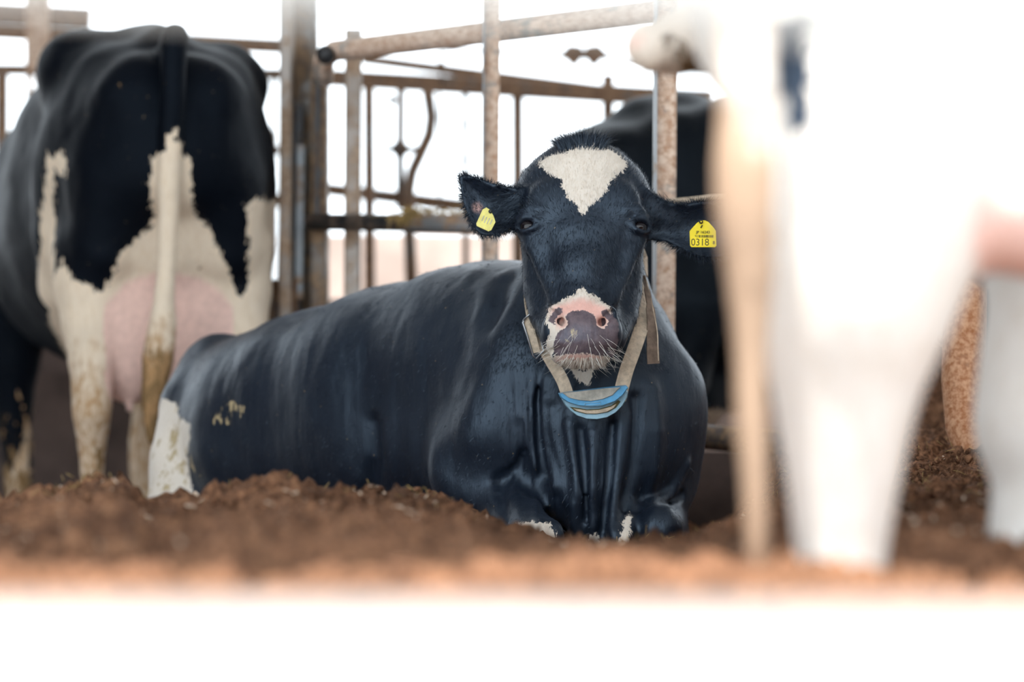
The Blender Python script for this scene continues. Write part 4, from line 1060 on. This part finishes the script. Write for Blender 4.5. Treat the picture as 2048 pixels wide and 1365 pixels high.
def tag_right():
    d = 5.735; c = P(1406, 470, d); ex = Vector((1, 0.05, 0.0)).normalized(); ez = Vector((0, .05, 1)).normalized()
    px = d/FPX
    pl = [(x*px, -z*px) for x, z in ((-26, 22), (-23, 25), (24, 25), (27, 22), (26, -8), (22, -14), (11, -26), (4, -29), (-3, -29), (-12, -24), (-24, -11), (-27, -7))]
    t = empty('ear_tag', c, 'yellow ear tag reading 0318, in the lying cow\'s ear on the right', 'ear tag', 'yellow ear tags')
    extrude(pl[::-1], .0022, c, ex, ez, .03).build('plate', M['yellow'], t)
    off = Vector((0, -.0016, 0))
    text('number', '0318', 20*px, c+Vector((-6*px, 0, -15.5*px))+off, ex, ez, M['ink'], t, .92)
    text('country_line', 'JP 1624?'.replace('?', '3'), 7.5*px, c+Vector((0*px, 0, 5*px))+off, ex, ez, M['ink'], t, 1.05)
    text('suffix', '8', 9*px, c+Vector((21.5*px, 0, -16*px))+off, ex, ez, M['ink'], t, 1.0)
    b = MB(); rr = random.Random(2); x = -21.0
    while x < 21:
        w = rr.choice([.7, .7, 1.3, 1.9]); p = c+Vector(((x+w/2)*px, -.0018, -3*px)); b.box(p-Vector((0, 0, 2.5*px)), p+Vector((0, 0, 2.5*px)), w*px, .0004); x += w+rr.choice([.8, .8, 1.5])
    b.build('barcode', M['ink'], t)
    b = MB(); k = c+Vector((-4*px, 0, 26*px)); b.tube([k+Vector((0, .006, 0)), k+Vector((0, -.005, 0))], [.0042, .0036], 18); b.build('button', M['dark_plastic'], t)
    b = MB(); b.tube([k+Vector((0, -.004, 0)), k+Vector((0, -.0062, 0))], [.0018, .0015], 12); b.build('rivet', M['yellow'], t)
    k = c+Vector((-3.5*px, -.0016, 16*px)); b = MB(); b.tube([k+Vector((.002, 0, .003)), k+Vector((-.001, -.001, -.002))], .0013, 8); b.build('slot', M['ink'], t)
def tag_left():
    d = 5.735; c = P(974, 441, d); a = math.radians(-24)
    ex = Vector((math.cos(a), .15, math.sin(a))).normalized(); ez = Vector((-math.sin(a), .05, math.cos(a))).normalized(); px = d/FPX
    pl = [(x*px, -z*px) for x, z in ((-14, 19), (12, 19), (16, 15), (17, -4), (8, -14), (-4, -22), (-12, -23), (-17, -16), (-17, 15))]
    t = empty('ear_tag', c, 'worn yellow ear tag tilted in the lying cow\'s ear on the left', 'ear tag', 'yellow ear tags')
    extrude(pl[::-1], .0022, c, ex, ez, .03).build('plate', M['yellow_worn'], t)
    b = MB()
    for x in (-9, -3, 3, 9):
        p = c+ex*x*px+Vector((0, -.0016, 0)); b.box(p-ez*(8-abs(x)*.3)*px, p+ez*6*px, .0016, .0006)
    b.build('worn_marks', M['sand'], t)
    b = MB(); k = c-ex*1*px+ez*19*px; b.tube([k+Vector((0, .006, 0)), k+Vector((0, -.004, 0))], .0038, 16); b.build('button', M['dark_plastic'], t)
tag_right(); tag_left()

def neck_strap():
    t = empty('neck_strap', P(1187, 805, 5.74), 'beige canvas neck strap with a blue box, hanging round the lying cow\'s neck', 'collar')
    Y = Vector((0, 1, 0))
    def rib(name, pts, w, mat, dirs=None, th=.003):
        q = [P(*p) for p in pts]
        n = len(q)
        # resample smoothly
        out = []
        for i in range(n-1):
            p0 = q[max(i-1, 0)]; p1 = q[i]; p2 = q[i+1]; p3 = q[min(i+2, n-1)]
            for k in range(5):
                u = k/5; out.append(.5*((2*p1)+(p2-p0)*u+(2*p0-5*p1+4*p2-p3)*u*u+(3*p1-p0-3*p2+p3)*u**3))
        out.append(q[-1])
        ds = []
        for i in range(len(out)):
            a = out[max(i-1, 0)]; b_ = out[min(i+1, len(out)-1)]; tg = (b_-a).normalized()
            if dirs: f = i/(len(out)-1)*(len(dirs)-1); j = min(int(f), len(dirs)-2); dd = Vector(dirs[j]).lerp(Vector(dirs[j+1]), f-j)
            else: dd = tg.cross(Y)
            ds.append(dd)
        b = MB(); b.ribbon(out, ds, w, th); return b.build(name, mat, t)
    rib('strap', [(1060, 500, 5.98), (1059, 560, 5.86), (1060, 600, 5.82), (1070, 655, 5.78), (1084, 690, 5.775), (1104, 725, 5.77), (1125, 762, 5.765), (1138, 800, 5.76)], .024, M['strap'], dirs=[(.35, 1, 0), (.6, .8, 0), (1, .5, .3), (1, .2, .5), (1, .1, .5), (1, 0, .4), (1, 0, .3)])
    rib('strap', [(1238, 800, 5.76), (1252, 745, 5.77), (1268, 700, 5.785), (1284, 650, 5.82), (1292, 600, 5.90), (1285, 540, 5.98)], .027, M['strap'], dirs=[(1, 0, .3), (1, 0, .35), (1, .1, .3), (1, .5, .2), (.6, 1, 0), (.2, 1, 0)])
    rib('strap_end', [(1286, 552, 5.90), (1296, 590, 5.85), (1303, 640, 5.82), (1305, 690, 5.81), (1307, 728, 5.81)], [.006]*4+[.012]*4+[.018]*4+[.022]*4+[.024]*5, M['strap_dark'], dirs=[(1, .6, 0), (1, .3, 0), (1, .1, 0)])
    rib('strap_end_edge', [(1290, 552, 5.895), (1302, 600, 5.845), (1314, 660, 5.812), (1316, 700, 5.80), (1317, 722, 5.80)], .0018, M['strap'], th=.005)
    rib('strap', [(1059, 520, 5.96), (1090, 460, 6.10), (1180, 440, 6.16), (1260, 470, 6.10), (1290, 545, 5.97)], .026, M['strap'], dirs=[(0, 1, .3), (0, .6, 1), (0, .5, 1), (0, .6, 1), (0, 1, .3)])
    # buckle: a steel frame over a doubled strap piece
    b = MB(); pts = [(1048, 640), (1060, 628), (1072, 640), (1084, 690), (1088, 702), (1072, 718), (1066, 712), (1054, 670), (1046, 646)]
    b.tube([P(x, y, 5.762) for x, y in pts]+[P(*pts[0], 5.762)], .0021, 8); b.build('buckle', M['steel'], t)
    rib('keeper', [(1056, 638, 5.768), (1063, 670, 5.766), (1072, 706, 5.766)], .017, M['strap'], th=.004)
    # blue box, half-moon, with a slot where the strap shows
    d = 5.752; px = d/FPX; c = P(1187, 806, d); ex = Vector((1, 0, .045)).normalized(); ez = Vector((-.045, -.10, 1)).normalized()
    lo = [(-63, -10), (-57, 2), (-47, 14), (-34, 24), (-16, 31), (4, 33), (26, 30), (44, 21), (58, 8), (68, -8), (70, -20), (66, -26), (60, -27), (20, -24), (-30, -20), (-62, -16)]
    extrude([(x*px, -z*px) for x, z in lo][::-1], .024, c+Vector((0, .012, 0)), ex, ez, .04).build('housing', M['blue_dusty'], t)
    up = [(-70, -20), (-66, -12), (-54, -3), (-34, 5), (-8, 9), (18, 8), (44, 0), (60, -12), (70, -25), (66, -30), (20, -27), (-30, -23)]
    extrude([(x*px, -z*px) for x, z in up][::-1], .018, c+Vector((0, -.006, .002)), ex, ez, .05).build('rim', M['blue'], t)
    fp = [(-62, -20), (-50, -10), (-30, -4), (-6, -1), (18, -4), (38, -11), (54, -26), (20, -25), (-30, -21.5)]
    extrude([(x*px, -z*px) for x, z in fp][::-1], .004, c+Vector((0, -.0165, .0025)), ex, ez, .05).build('face_plate', M['sand'], t)
    sl = [(-48, 6), (-38, 15), (-16, 22), (6, 23), (28, 20), (44, 12), (54, 0), (50, -3), (36, 7), (10, 13), (-14, 13), (-36, 8)]
    extrude([(x*px, -z*px) for x, z in sl][::-1], .003, c+Vector((0, -.0012, 0)), ex, ez, .02).build('slot', M['ink'], t)
    sl2 = [(-42, 9), (-34, 15), (-14, 21), (6, 22), (26, 19), (40, 12), (46, 4), (34, 10), (10, 15), (-14, 15), (-34, 11)]
    extrude([(x*px, -z*px) for x, z in sl2][::-1], .003, c+Vector((0, -.0028, 0)), ex, ez, .02).build('inner_strap', M['strap'], t)
    lb = [(-18, .5), (14, -1), (14, 4), (-18, 5.5)]
    b = MB(); q = [c+ex*x*px-ez*z*px+Vector((0, -.0158, 0)) for x, z in lb]; b.tube(q+[q[0]], .0006, 6); b.build('embossed_frame', M['blue_dusty'], t)
neck_strap()
